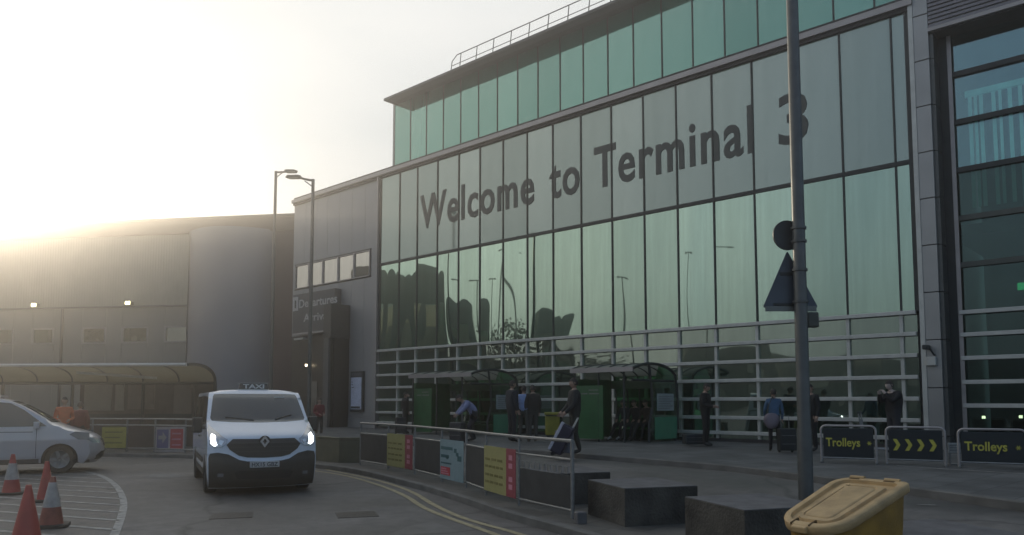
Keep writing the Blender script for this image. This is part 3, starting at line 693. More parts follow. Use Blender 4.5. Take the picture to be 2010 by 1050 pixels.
# ------------------------------------------------------------------ green bus shelters
M_grn = mat('shelter_green', (.022, .105, .035), .4, var=.2); M_grnd = mat('shelter_dark_green', (.016, .065, .026), .35, var=.2)
M_sgl = glass('shelter_glass', None, refl=.08, trans=(.35, .68, .45), rough=.05)
M_roofs = sheet('shelter_roof', (.62, .62, .56), .25)
def shelter(name_lab, uL, uR, vz):
    xr = solve_x(uR, .9); xl_ = solve_x(uL, 3.1)
    S = thing('bus_shelter', name_lab, 'bus shelter', F0, FA, 'green barrel-roofed shelters on the terminal pavement')
    yB, yF = -.9, -3.0                       # back, front
    H1 = 2.45
    def prof(s):                             # s 0 front eave .. 1 back foot
        if s < .6:
            a = math.pi * (.24 + .62 * s / .6); c = (yB + yF) / 2
            return (c - 1.50 * math.cos(a), 1.86 + .60 * math.sin(a) ** .9)
        t = (s - .6) / .4; y1, z1 = prof(.5999); return (y1 + (yB + .25 - y1) * t + .16 * math.sin(math.pi * t), z1 * (1 - t))
    n = 5; X = [xl_ + (xr - xl_) * i / n for i in range(n + 1)]
    m = MB(); m.smooth = True; ks = [k / 30 for k in range(0, 19)]
    m.grid([[(x, *prof(k)) for k in ks] for x in X]); m.build('roof', M_roofs, S, solid=.012)
    m = MB(); m.smooth = True; m.grid([[(x, *prof(.6 + .4 * k / 10)) for k in range(11)] for x in X]); m.build('back_glass', M_sgl, S, solid=.012)
    for i, x in enumerate(X):
        m = MB(); m.tube([(x, *prof(k / 30)) for k in range(0, 31)], .034 if i < n else .05, 6); m.build('rib', M_dark, S)
    for s_, z_ in ((0, 0),):
        y, z = prof(s_); m = MB(); m.box((xl_, y - .03, z - .10), (xr, y + .03, z + .05)); m.build('beam', M_trim if s_ == 0 else M_dark, S)
    for z0_, z1_ in ((0, .35), (1.70, 1.98)): m = MB(); m.box((xl_, yB - .03, z0_), (xr, yB + .05, z1_)); m.build('back_rail', M_grnd, S)
    # left end: solid green advertising wall
    m = MB(); m.box((xl_ + .02, yF + .2, .08), (xl_ + .10, yB, 2.0)); m.build('end_panel', M_grn, S)
    m = MB(); m.box((xl_ + .12, yF + .14, .08), (xl_ + 1.15, yF + .2, 1.78)); fp = m.build('front_panel', M_grn, S)
    m = MB(); m.box((xl_ + .3, yF + .125, 1.5), (xl_ + .55, yF + .137, 1.54)); m.box((xl_ + .62, yF + .125, 1.5), (xl_ + 1.0, yF + .137, 1.54)); m.box((xl_ + .6, yF + .125, 1.62), (xl_ + .98, yF + .137, 1.65)); m.build('panel_print', M_steel, fp)
    # right end: curved glass wing with notice, tympanum mullion
    m = MB(); poly = [(prof(k / 30)[0], prof(k / 30)[1]) for k in range(10, 31)] + [((yB + yF) / 2 - .25, 0.10), ((yB + yF) / 2 - .1, .9), ((yB + yF) / 2 - .1, 1.5)]
    m.prism(poly, xr - .012, xr + .012, Matrix(((0, 0, 1, 0), (1, 0, 0, 0), (0, 1, 0, 0), (0, 0, 0, 1)))); eg = m.build('end_glass', M_sgl, S)
    ym = (yB + yF) / 2
    m = MB(); m.tube([(xr, ym - .25, 0), (xr, ym - .25, .5), (xr, ym - .05, 1.1), (xr, ym - .08, 1.7), (xr, ym - .2, 2.42)], .04, 6); m.build('end_post', M_dark, S)
    m = MB(); m.tube([(xr, yF - .1, 1.93), (xr, yB + .2, 1.93)], .045, 6); m.build('end_beam', M_dark, S)
    m = MB(); m.box((xr + .02, ym + .05, .08), (xr + .04, yB + .32, .78)); m.build('kick_panel', mat('kick_green', (.07, .27, .15), .35), S)
    m = MB(); m.box((xr + .02, ym + .2, .98), (xr + .05, yB + .12, 1.52)); nt_ = m.build('notice', mat('notice_white', (.34, .38, .38), .5, var=.1, scale=8), S)
    m = MB()
    for r_ in range(6): m.box((xr + .052, ym + .25, 1.04 + r_ * .075), (xr + .056, yB + (.05 if r_ % 2 else -.12), 1.065 + r_ * .075))
    m.build('print', M_steel, nt_)
    m = MB(); m.box((xl_ + 1.2, yB - .45, .44), (xr - .3, yB - .1, .48)); m.build('bench', M_grnd, S)
    for x in (xl_ + 1.5, (xl_ + xr) / 2, xr - .6):
        m = MB(); m.tube([(x, yB - .27, 0), (x, yB - .27, .44)], .03, 6); m.build('bench_leg', M_dark, S)
    for x in X[:]:
        m = MB(); m.tube([(x, yF + .17, 0), (x, yF + .17, 2.2)], .035, 6)
        if x in (X[0], X[2], X[4]): m.build('post', M_dark, S)
    return xl_, xr
SH1 = shelter('green bus shelter further left, beside the timetable wall', 800, 1003, 0)
SH2 = shelter('green bus shelter nearer the camera with white notice on its end', 1118, 1316, 0)

# ------------------------------------------------------------------ railing with posters along the footway
M_board = mat('infill_board', (.035, .036, .036), .6, var=.25, scale=5)
RPX = [(707, 912), (762, 921), (814, 931), (867, 945), (915, 957), (954, 972), (1019, 992), (1124, 1017)]
RP = [on_z(u, v, .108) for u, v in RPX]
RL = thing('guard_railing', 'curved steel guard railing with dark infill boards beside the kerb', 'railing', RP[0])
O = RP[0]
def rp(i, z): return (RP[i].x - O.x, RP[i].y - O.y, z)
Hr, Hm, Hb = 1.06, .80, .10
for i in range(len(RP)):
    m = MB(); m.tube([rp(i, 0), rp(i, Hr)], .022 if i < 7 else .03, 8); m.build('post', M_steel, RL)
for nm, z, r in (('handrail', Hr, .027), ('mid_rail', Hm, .02), ('bottom_rail', Hb, .018)):
    m = MB(); m.tube([rp(i, z) for i in range(len(RP))], r, 8); m.build(nm, M_steel, RL)
def board(i, s0=.03, s1=.97, z0=.13, z1=.78, mm=M_board, nm='infill_board', th=.012, off=0.0, par=None):
    a, b = Vector(rp(i, 0)), Vector(rp(i + 1, 0)); d = (b - a); nn = Vector((-d.y, d.x, 0)).normalized() * -1
    p = a + d * s0 + nn * off; q = a + d * s1 + nn * off; m = MB(); w = nn * th
    m.add([(p.x, p.y, z0), (q.x, q.y, z0), (q.x, q.y, z1), (p.x, p.y, z1), (p.x + w.x, p.y + w.y, z0), (q.x + w.x, q.y + w.y, z0), (q.x + w.x, q.y + w.y, z1), (p.x + w.x, p.y + w.y, z1)],
          [(0, 1, 2, 3), (7, 6, 5, 4), (0, 4, 5, 1), (1, 5, 6, 2), (2, 6, 7, 3), (3, 7, 4, 0)])
    return m.build(nm, mm, par or RL)
for i in (0, 2, 4): board(i)
board(6, z1=.58)
for k in range(9): board(6, .05 + .102 * k, .05 + .102 * k + .066, .60, .70, M_steel, 'slat')
# open slatted strip in the last bay
M_py = mat('poster_yellow', (.31, .285, .11), .5, var=.08, scale=5); M_pr = mat('poster_red', (.27, .05, .065), .5, var=.12, scale=6)
M_pb = mat('poster_blue', (.20, .28, .30), .5, var=.12, scale=5); M_ptx = mat('poster_text', (.17, .15, .04), .6); M_ptb = mat('poster_text_teal', (.03, .10, .11), .6)
M_ptr = mat('poster_text_red', (.45, .05, .06), .6); M_ptp = mat('poster_pale', (.5, .2, .25), .6)
def poster(i, label, kind, s0=.02, s1=.98):
    a, b = Vector(rp(i, 0)) + O, Vector(rp(i + 1, 0)) + O; d = b - a; a, b = a + d * s0, a + d * s1; d = b - a; W = d.length; rz = math.atan2(d.y, d.x)
    nn = Vector((d.y, -d.x, 0)).normalized()
    P = thing('poster', label, 'poster', a + nn * .045, rz, 'posters tied to the curved railing')
    def bb(nm, x0, x1, z0, z1, mm, dep=0.0): m = MB(); m.box((x0, -.004 - dep, z0), (x1, .004 - dep, z1)); return m.build(nm, mm, P)
    if kind == 'yr':
        bb('yellow_sheet', 0, W * .72, .10, .86, M_py); bb('red_strip', W * .72 + .001, W, .10, .86, M_pr)
        m = MB()
        for z, n_ in ((.62, 3), (.50, 5), (.36, 4), (.24, 4)):
            x = .06
            for k in range(n_):
                w = W * .60 / n_; m.box((x, -.008, z), (x + w * .78, -.0045, z + .04)); x += w
        m.build('print', M_ptx, P)
        m = MB()
        for z in (.22, .34, .55, .68): m.box((W * .80, -.008, z), (W * .91, -.0045, z + .08))
        m.build('print', M_ptp, P)
    else:
        bb('sheet', 0, W, .08, .86, M_pb)
        m = MB(); x = .05
        m.box((.06, -.008, .66), (W * .55, -.0045, .72)); m.box((.06, -.008, .50), (W * .40, -.0045, .56)); m.box((W * .28, -.008, .48), (W * .36, -.0045, .55))
        m.box((W * .62, -.008, .62), (W * .72, -.0045, .70)); m.box((W * .70, -.008, .56), (W * .80, -.0045, .63)); m.box((W * .76, -.008, .47), (W * .92, -.0045, .57)); m.box((.06, -.008, .38), (W * .5, -.0045, .41))
        m.build('print', M_ptb, P)
        m = MB(); m.box((.05, -.008, .16), (W * .45, -.0045, .32)); m.build('red_print', M_ptr, P)
        m = MB()
        for k in range(3): m.box((.09, -.011, .18 + k * .045), (W * (.40 - .05 * k), -.0085, .205 + k * .045))
        m.build('print', M_ptp, P)
poster(1, 'leftmost yellow poster with red strip on the curved railing', 'yr')
poster(3, 'pale blue poster with red print on the curved railing', 'b')
poster(5, 'yellow poster with red strip nearest the concrete blocks', 'yr')
e = RP[-1]
# stub and dark block beside the rail end
pB = on_z(1139, 1028, .10); m = MB(); m.box((-.07, -.07, 0), (.07, .07, .16)); tag(m.build('kerb_block', M_conct, bevel=.015, M=XF((pB.x, pB.y, .1), R(18))), 'little concrete stub at the foot of the railing end post', 'concrete stub')

# far railing on the left behind the people carrier
QP = [on_z(u, v, .1) for u, v in [(180, 886), (248, 887), (303, 888), (363, 890), (400, 893)]]
QP = [QP[0] + (QP[0] - QP[1]) * 1.5] + QP; O2 = QP[0]
RL2 = thing('guard_railing', 'far guard railing between people carrier and taxi', 'railing', O2)
def rq(i, z): return (QP[i].x - O2.x, QP[i].y - O2.y, z)
for i in range(len(QP)): m = MB(); m.tube([rq(i, 0), rq(i, 1.06)], .03, 8); m.build('post', M_steel, RL2)
for nm, z in (('handrail', 1.06), ('mid_rail', .86), ('bottom_rail', .12)): m = MB(); m.tube([rq(i, z) for i in range(len(QP))], .027, 8); m.build(nm, M_steel, RL2)
m = MB(); a, b = rq(2, 0), rq(3, 0); m.box((a[0] + .05, a[1] - .03, .15), (b[0] - .05, a[1] + .0, .84)); m.build('infill_board', mat('brown_board', (.07, .05, .045), .6), RL2)
def poster2(u0, u1, v0, v1, label, two):
    q0 = on_y(u0, v1, QP[2].y - .12); q1 = on_y(u1, v0, QP[2].y - .12); W = q1.x - q0.x
    P = thing('poster', label, 'poster', (q0.x, q0.y, q0.z), .0, 'posters on the far railing'); Hh = q1.z - q0.z
    if not two:
        m = MB(); m.box((0, 0, 0), (W, .01, Hh)); m.build('sheet', mat('poster_olive_yellow', (.34, .30, .06), .5), P)
        m = MB()
        for k in range(4): m.box((.1, -.004, .14 + k * .17), (W * (.85 - .1 * (k % 2)), -.0005, .18 + k * .17))
        m.build('print', M_ptx, P)
    else:
        m = MB(); m.box((0, 0, 0), (W, .01, Hh)); m.build('sheet', mat('poster_cream', (.42, .38, .38), .5), P)
        m = MB(); m.box((.07, -.004, .08), (W * .46, -.0005, Hh - .08)); m.build('blue_panel', mat('poster_navy', (.13, .12, .24), .5), P)
        m = MB(); m.box((W * .52, -.004, .08), (W - .05, -.0005, Hh - .06)); m.build('red_panel', M_ptr, P)
        m = MB(); m.prism([(W * .12, .40), (W * .26, .40), (W * .26, .28), (W * .4, .46), (W * .26, .64), (W * .26, .52), (W * .12, .52)], .005, .009, UP); m.build('arrow', M_trim, P)
        m = MB()
        for k in range(3): m.box((W * .58, -.008, .2 + k * .18), (W * .88, -.0045, .25 + k * .18))
        m.build('print', M_ptp, P)
poster2(199, 248, 838, 879, 'plain yellow poster on the far railing beside the people carrier', False)
poster2(303, 363, 838, 887, 'blue and red poster on the far railing beside the taxi', True)

# low olive barrier wall left of the railing
GB0, GB1, GB2 = on_z(618, 904, .1), on_z(666, 909, .1), on_z(706, 909, .1)
W0 = thing('low_barrier', 'low olive barrier wall between taxi and curved railing', 'barrier')
for (a, b) in ((GB0, GB1), (GB1, GB2)):
    d = (b - a); L_ = d.length; m = MB(); m.box((.01, 0, 0), (L_ - .01, .12, .62)); m.box((0, -.02, .625), (L_, .14, .67)); m.build('barrier_section', mat('olive_barrier', (.085, .082, .05), .6, var=.2), W0, M=XF((a.x, a.y, .1), math.atan2(d.y, d.x)), bevel=.01)

# ------------------------------------------------------------------ concrete blocks
def block(x, y, label, lbl2=None):
    m = MB()
    hd_ = Vector((.95, .31)).normalized(); L1, L2 = 1.08, 1.18
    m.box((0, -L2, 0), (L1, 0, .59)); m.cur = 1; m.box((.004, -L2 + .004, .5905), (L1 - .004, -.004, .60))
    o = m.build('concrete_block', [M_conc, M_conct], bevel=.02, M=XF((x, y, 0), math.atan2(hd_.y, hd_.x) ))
    tag(o, label, 'concrete block', 'dark concrete blocks along the bus lane'); return o
block(.18, 13.12, 'dark concrete block behind the last bay of the curved railing')
block(1.09, 11.12, 'dark concrete block just right of the railing end post')
block(2.04, 9.14, 'dark concrete block in front of the sign pole')
block(3.05, 7.10, 'dark concrete block behind the yellow grit bin')

# ------------------------------------------------------------------ sign pole
PP = on_z(1577, 966, .0); k_ = 9.9 / PP.y; px_, py_ = on_y(1577, 788, 9.9).x, 9.9
SP = thing('sign_pole', 'tall dark steel pole standing behind the concrete blocks', 'pole', (px_, py_, gz(px_, py_) - .02))
m = MB(); m.tube([(0, 0, 0), (0, 0, 1.3), (0, 0, 1.36), (0, 0, 8.5)], [.094, .094, .084, .074], 20); m.build('shaft', M_pole, SP)
def pz(v): return on_y(1570, v, 9.9).z - SP.location.z
m = MB(); m.box((-.012 - .115, -.05, .5), (-.1, .05, .52)); 
for v in (448, 476, 520, 590): zc = pz(v); 
def ringclamp(v): m = MB(); zc = pz(v); m.lathe([(.084, zc - .016), (.098, zc - .016), (.098, zc + .016), (.084, zc + .016)], 16); m.build('clamp', M_pole, SP)
for v in (448, 474, 530, 592): ringclamp(v)
bk = on_y(1590, 628, 9.9)
m = MB(); m.box((.09, .0, pz(642)), (.24, .12, pz(612))); m.build('bracket_box', mat('bracket_dark', (.06, .065, .055), .6), SP, bevel=.02)
def onpole(u, v): q = on_y(u, v, 10.02); return q
q = onpole(1545, 462); rs = 30 / 1500 * 10.02
m = MB(); m.lathe([(0, -.006), (rs * .96, -.006), (rs, -.012), (rs, .012), (rs * .96, .006), (0, .006)], 28, XF((0, 0, 0), rx=R(90)))
m2 = tag(m.build('round_sign', mat('sign_back', (.055, .062, .065), .5, .4, var=.2), M=XF(q, R(8))), 'small round sign seen from the back on the dark pole', 'road sign')
a, b, c = onpole(1545, 492), onpole(1497, 604), onpole(1606, 604); cc = (a + b + c) / 3
S3 = thing('triangle_sign', 'triangular warning sign seen from the back on the dark pole', 'road sign', cc, 0)
poly = []
pts3 = [Vector((p_.x - cc.x, p_.z - cc.z)) for p_ in (a, b, c)]
for i in range(3):
    p0, p1, p2 = pts3[i - 1], pts3[i], pts3[(i + 1) % 3]
    for t in (0, .5, 1):
        u1 = p1 + (p0 - p1).normalized() * .035; u2 = p1 + (p2 - p1).normalized() * .035; poly.append(tuple(u1 * (1 - t) ** 2 + p1 * 2 * t * (1 - t) + u2 * t * t))
m = MB(); m.prism(poly, -.006, .006, UP); m.build('plate', mat('sign_back_blue', (.07, .085, .105), .45, .4, var=.15), S3)
m = MB(); zb_ = pts3[1].y; m.box((pts3[1].x + .03, -.02, zb_ - .05), (pts3[2].x - .03, -.008, zb_ + .02)); m.build('channel', mat('channel_pale', (.17, .18, .17), .5, .4), S3)
m = MB(); m.box((pts3[1].x * .6, -.028, zb_ + .03), (pts3[2].x * .6, -.008, zb_ + .06)); m.box((-.12, -.02, .18), (.12, -.008, .22)); m.build('channel', M_dark, S3)

# ------------------------------------------------------------------ trolley signs
M_ynav = mat('sign_navy', (.013, .018, .022), .35, var=.15); M_yel = mat('sign_yellow', (.46, .42, .06), .5, var=.1)
def tsign(u0, u1, v0, v1, kind, label):
    vb = v1 + 3; a = on_z(u0, vb, PZ); b = on_z(u1, vb + (u1 - u0) * .035, PZ); d = b - a; W = d.length; Z = a.y
    H = (vb - v0) / FPX * Z
    P = thing('barrier_sign', label, 'sign', (a.x, a.y, PZ), math.atan2(d.y, d.x), 'navy pedestrian barrier signs on the pavement')
    m = MB(); r = .10; arc = lambda cx, cz, a0, a1: [(cx + r * math.cos(a0 + (a1 - a0) * t / 5), 0, cz + r * math.sin(a0 + (a1 - a0) * t / 5)) for t in range(6)]
    m.tube([(0, 0, 0)] + arc(r, H - r, math.pi, math.pi / 2) + arc(W - r, H - r, math.pi / 2, 0) + [(W, 0, 0)], .024, 8); m.build('frame', M_trim, P)
    for x in (0, W): m = MB(); m.tube([(x, -.22, .02), (x, .22, .02)], .02, 6); m.tube([(x, 0, .02), (x, .16, .28), (x, .0, .42)], .012, 5); m.build('foot', M_steel, P)
    m = MB(); m.tube([(0, 0, .10), (W, 0, .10)], .018, 6); m.build('rail', M_steel, P)
    m = MB(); m.box((.045, -.015, .12), (W - .045, .015, H - .05)); m.build('panel', M_ynav, P, bevel=.008)
    m = MB()
    if kind == 'a':
        for k in range(4):
            cx = W * (.17 + .205 * k); w = .075; h = .115; zc = H * .53; s_ = W * .052
            m.prism([(cx - s_, zc - h), (cx + s_ * .3, zc - h), (cx + s_ * 1.5, zc), (cx + s_ * .3, zc + h), (cx - s_, zc + h), (cx + s_ * .2, zc)], .016, .020, UP)
    else:
        text_mb(m, 'Trolleys', .24, XF((W * .09, -.018, H * .45)) @ UP, .003, .005, W * .63, 'LEFT')
        for k in range(3): m.cbox((0, 0, 0), (.09, .004, .014), XF((W * .88, -.018, H * .54), ry=R(60 * k)))
    m.build('lettering', M_yel, P); return W
tsign(1613, 1721, 836, 904, 't', 'Trolleys sign left of the chevron sign, beside the sign pole')
tsign(1741, 1857, 839, 908, 'a', 'navy barrier sign with four yellow chevrons pointing right')
tsign(1883, 2018, 843, 914, 't', 'Trolleys sign at the right edge, beyond the grey column')
a = on_z(1862, 912, PZ); W = 24 / 1500 * a.y
P = thing('small_notice', 'small pale notice board between the chevron and right Trolleys signs', 'notice', (a.x, a.y, PZ))
m = MB(); m.box((0, -.01, .24), (W, .01, .44)); m.build('board', mat('notice_pale', (.38, .38, .36), .5, var=.2, scale=20), P)
m = MB(); m.box((.02, -.0, 0), (.05, .02, .24)); m.box((W - .05, 0, 0), (W - .02, .02, .24)); m.box((0, -.1, 0), (W, .1, .02)); m.build('stand', M_steel, P)
m = MB()
for k in range(3): m.box((.03, -.014, .28 + .05 * k), (W - .04, -.0105, .30 + .05 * k))
m.build('print', M_steel, P)

# ------------------------------------------------------------------ yellow litter/grit bin
BN = thing('grit_bin', 'big yellow plastic bin with sloping lid in the front right corner', 'bin')
M_by = mat('bin_yellow', (.26, .145, .022), .5, var=.3, scale=5, bump=.2); M_bl = mat('bin_lid', (.44, .295, .14), .55, var=.22, scale=6, bump=.2, bscale=70)
HL = Vector((2.91, 6.86, 1.06)); ax = Vector((.34, -.50, 0)).normalized(); bx_ = Vector((-.83, -.56, 0)).normalized()
bd = (bx_ * .985 + Vector((0, 0, -.30))); LB = bd.length; bdn = bd.normalized(); up = ax.cross(bdn) * -1
if up.z < 0: up = -up
ML = Matrix((( ax.x, bdn.x, up.x, HL.x), (ax.y, bdn.y, up.y, HL.y), (ax.z, bdn.z, up.z, HL.z), (0, 0, 0, 1)))
WB = .63
def lid_outline(ins, n=8):
    P = []; r0 = .05; rF = .23; rH = .17
    def cor(cx, cy, r, a0): 
        for t in range(n + 1):
            a = a0 + math.pi / 2 * t / n; P.append((cx + r * math.cos(a), cy + r * math.sin(a)))
    cor(WB - r0 - ins, r0 + ins, r0, -math.pi / 2); cor(WB - rF, LB - rF, rF - ins, 0); cor(rF, LB - rF, rF - ins, math.pi / 2); cor(rH, rH, rH - ins, math.pi)
    return [(WB * .5 + (x - WB * .5) * (1 - .16 * max(0, y / LB) ** 2), y) for x, y in P]
rings = []
for ins, z in ((-.0, -.075), (-.006, -.07), (-.008, -.01), (.0, .0), (.035, .004), (.055, .002), (.062, -.026), (.085, -.028), (.115, -.026), (.125, -.010), (.165, -.008), (.17, -.016), (.178, -.016), (.183, -.008), (.20, -.004)):
    rings.append([(x, y, z + (.012 * math.cos((y / LB - .5) * 3) if ins > .12 else 0)) for x, y in lid_outline(ins)])
m = MB(); m.smooth = True; m.grid(rings, ML, closed=True); c_ = [tuple(q) for q in rings[-1]]; m.add(c_, [tuple(range(len(c_)))], ML)
m.build('lid', M_bl, BN, angle=50)
m = MB()
for x in (.12, .43): m.box((x, .028, -.01), (x + .09, .045, .0075), ML)
for x in (.20, .36): m.box((x, LB - .10, -.02), (x + .012, LB + .003, .0085), ML)
m.build('lid_slots', mat('slot_shadow', (.10, .06, .02), .8), BN)
m = MB(); m.box((.22, LB - .02, -.06), (.355, LB + .035, -.005), ML); m.build('lid_handle', M_bl, BN, bevel=.012)
for x in (.14, .45): m = MB(); m.tube([tuple(ML @ Vector((x - .03, .0, .0))), tuple(ML @ Vector((x + .1, .0, .0)))], .018, 8); m.build('hinge', M_bl, BN)
cen = HL + ax * WB / 2 + bx_ * .42; m = MB(); m.smooth = True; rows = []
for zz, sc_, in ((0.05, .80), (.4, .86), (.7, .915), (9, .95)):
    row = []
    for (x, y) in lid_outline(.025):
        top = ML @ Vector((x, y, -.05)); fl = Vector((top.x, top.y, 0)); cxy = Vector((cen.x, cen.y, 0)); q_ = cxy + (fl - cxy) * sc_ / .95
        row.append((q_.x, q_.y, top.z if zz == 9 else min(zz, top.z * zz / .8)))
    rows.append(row)
m.grid(rows, closed=True); m.add(rows[0], [tuple(range(len(rows[0])))]); m.build('body', M_by, BN, angle=60)

# ------------------------------------------------------------------ traffic cones
M_cr = mat('cone_red', (.36, .05, .04), .5, var=.15); M_cw = mat('cone_white', (.32, .30, .285), .5, var=.3, scale=8); M_cb = mat('cone_base', (.04, .035, .03), .8, var=.2); M_cbr = mat('cone_red_dirty', (.22, .06, .04), .6, var=.3, scale=8)
def cone(u, vtop, vb, label, sleeve, wide=.25, dirty=False, rz=.2):
    b = on_z(u, vb, 0); H = (vb - vtop) / FPX * b.y * 1.0
    P = thing('traffic_cone', label, 'traffic cone', (b.x, b.y, 0.002), rz, 'red and white traffic cones by the hatching')
    r0, r1 = wide * .62, .03; rr = lambda t: r0 + (r1 - r0) * t
    m = MB(); w = wide * .88; m.prism([(-w, -w * .7), (-w * .7, -w), (w * .7, -w), (w, -w * .7), (w, w * .7), (w * .7, w), (-w * .7, w), (-w, w * .7)], 0, .04); m.build('base', M_cb, P, bevel=.008)
    m = MB(); a0, a1 = sleeve or (2, 3); h = H - .042
    m.lathe([(rr(0), .042), (rr(0.02) - .005, .06)] + [(rr(t / 12), .042 + h * t / 12) for t in range(1, 13)] + [(0, H)], 20); m.build('body', M_cbr if dirty else M_cr, P)
    if sleeve: m = MB(); m.lathe([(rr(a0) + .001, .042 + h * a0), (rr(a0) + .006, .042 + h * a0), (rr(a1) + .006, .042 + h * a1), (rr(a1) + .001, .042 + h * a1)], 20); m.build('sleeve', M_cw, P)
cone(22, 893, 970, 'small cone with white sleeve at left, nearest the car door', (.33, .76))
cone(89, 907, 984, 'plain red cone behind the white-sleeved one by the front wheel', None, .22)
cone(100, 938, 1034, 'cone with tall white sleeve and dark base at the hatching', (.36, .88), .25, True, .4)
cone(51, 955, 1068, 'tall plain red cone nearest the camera', None, .27)
# ------------------------------------------------------------------ vehicles
# vehicle space: x across, y = 0 at the nose growing backwards, z up
def interp(tab, t):
    if t <= tab[0][0]: return tab[0][1]
    for (a, va), (b, vb) in zip(tab, tab[1:]):
        if t <= b: return va + (vb - va) * (t - a) / (b - a)
    return tab[-1][1]
class Veh: pass
def fronty(V, x, z):
    w = interp(V.W, z); s = min(1, abs(x) / w); return interp(V.front, z) + V.c * s ** 3.2 * interp(V.cz, z)
def side_x(V, y, z): return interp(V.W, z)
def sliced(poly, step_u, step_v, hole=None):
    """flat polygon (u,v) cut into small faces"""
    bm = bmesh.new(); vs = [bm.verts.new((p[0], p[1], 0)) for p in poly]
    tri = tessellate_polygon([[Vector((p[0], p[1], 0)) for p in poly]])
    for t in tri:
        try: bm.faces.new([vs[i] for i in t])
        except ValueError: pass
    us = [p[0] for p in poly]; vv = [p[1] for p in poly]
    for ax_, lo, hi, st in ((0, min(us), max(us), step_u), (1, min(vv), max(vv), step_v)):
        c = math.ceil(lo / st) * st
        while c < hi:
            co = [0, 0, 0]; no = [0, 0, 0]; co[ax_] = c; no[ax_] = 1
            bmesh.ops.bisect_plane(bm, geom=bm.verts[:] + bm.edges[:] + bm.faces[:], plane_co=co, plane_no=no, dist=1e-5); c += st
    bmesh.ops.dissolve_degenerate(bm, edges=bm.edges, dist=1e-5)
    V_ = [tuple(v.co) for v in bm.verts]; bm.verts.index_update(); F = [tuple(v.index for v in f.verts) for f in bm.faces]; bm.free(); return V_, F
def front_patch(V, name, poly, mm, off, parent, mirror=False, th=0, step=.06):
    m = MB(); m.smooth = True
    for sg in ((1, -1) if mirror == 'both' else (1,)):
        vs, fs = sliced([(x * sg, z) for x, z in poly], step, step)
        m.add([(x, fronty(V, x, z) - off, z) for x, z, _ in vs], fs)
        if th:
            n = len(poly); P = [(x * sg, fronty(V, x * sg, z) - off, z) for x, z in poly]; m.add(P + [(p[0], p[1] + th, p[2]) for p in P], [(i, (i + 1) % n, (i + 1) % n + n, i + n) for i in range(n)])
    return m.build(name, mm, parent, angle=50)
def side_patch(V, name, poly, mm, off, parent, sg, step=.12):
    m = MB(); m.smooth = True; vs, fs = sliced(poly, step * 2, step)
    m.add([(sg * (side_x(V, y, z) + off), y, z) for y, z, _ in vs], fs); return m.build(name, mm, parent, angle=50)
def body_shell(V, parent, mm, name='body'):
    m = MB(); m.smooth = True; n = 20; ss = [-1 + 2 * k / n for k in range(n + 1)]
    zs = []; z = V.front[0][0]
    while z < V.ztop - .06: zs.append(z); z += .04
    zs.append(V.ztop - .06)
    rows = [[(s * interp(V.W, z), fronty(V, s * interp(V.W, z), z), z) for s in ss] for z in zs]
    yr0 = interp(V.front, V.ztop - .06)
    crown = lambda s: .06 * (1 - abs(s) ** 4)
    We = interp(V.W, V.ztop - .06)
    for t in (.15, .4, 1): rows.append([(s * We, fronty(V, s * We, V.ztop - .06) + .12 * t, V.ztop - .06 + crown(s) * min(1, t * 1.0)) for s in ss])
    for y in (V.yr * .45, V.yr * .75, V.yr - .25): rows.append([(s * We, y, V.ztop - .06 + crown(s)) for s in ss])
    for y, z in V.rear: rows.append([(s * interp(V.W, z), y - .06 * abs(s) ** 4, z + (0 if z < V.ztop - .1 else crown(s))) for s in ss])
    m.grid(rows)
    edge = [(rows[i][-1][1], rows[i][-1][2]) for i in range(len(rows))]
    # side outline with wheel arches
    def arch(yc, r, zc=.33): return [(yc + r * math.cos(a), zc + r * math.sin(a)) for a in [math.pi * (k / 12) for k in range(13)]]
    out = list(edge); sill = V.sill
    low = [(V.rear[-1][0], sill)]
    for yc in (V.wr, V.wf):
        a = [p for p in arch(yc, V.ar) if p[1] > sill]; low += [(a[0][0], sill)] + a + [(a[-1][0], sill)]
    out += low
    vs, fs = sliced(out, .25, .06)
    for sg in (1, -1): m.add([(sg * side_x(V, y, z), y, z) for y, z, _ in vs], fs)
    o = m.build(name, mm, parent, angle=42)
    # wheel housings and floor
    h = MB(); h.box((-.80, V.wf - .5, sill + .02), (.80, V.wr + .5, .8)); h.box((-.86, .3, sill - .02), (.86, V.yr - .2, sill + .05)); h.build('underbody', M_tyre, parent)
    return o
M_tyre = mat('tyre', (.02, .02, .02), .85, var=.2); M_blk = mat('black_plastic', (.03, .028, .024), .6, var=.15)
M_vwhite = mat('white_paint', (.55, .60, .68), .22, coat=.6, var=.03, scale=1.5)
M_silver = mat('silver_paint', (.46, .455, .48), .28, metal=.25, coat=.6, var=.04, scale=1.5)
M_scr = glass('windscreen', None, refl=.03, base=(.02, .019, .018), gtint=(.8, .9, 1)); M_chr = mat('chrome', (.7, .7, .7), .15, metal=1)
M_scr2 = glass('side_window', None, refl=.10, base=(.03, .03, .026), gtint=(1, .93, .85))
M_lens = mat('lamp_lens', (.35, .37, .40), .12, metal=.6, coat=1); M_drl = mat('lamp_lit', (1, 1, 1), emit=(.92, .97, 1), estr=9)
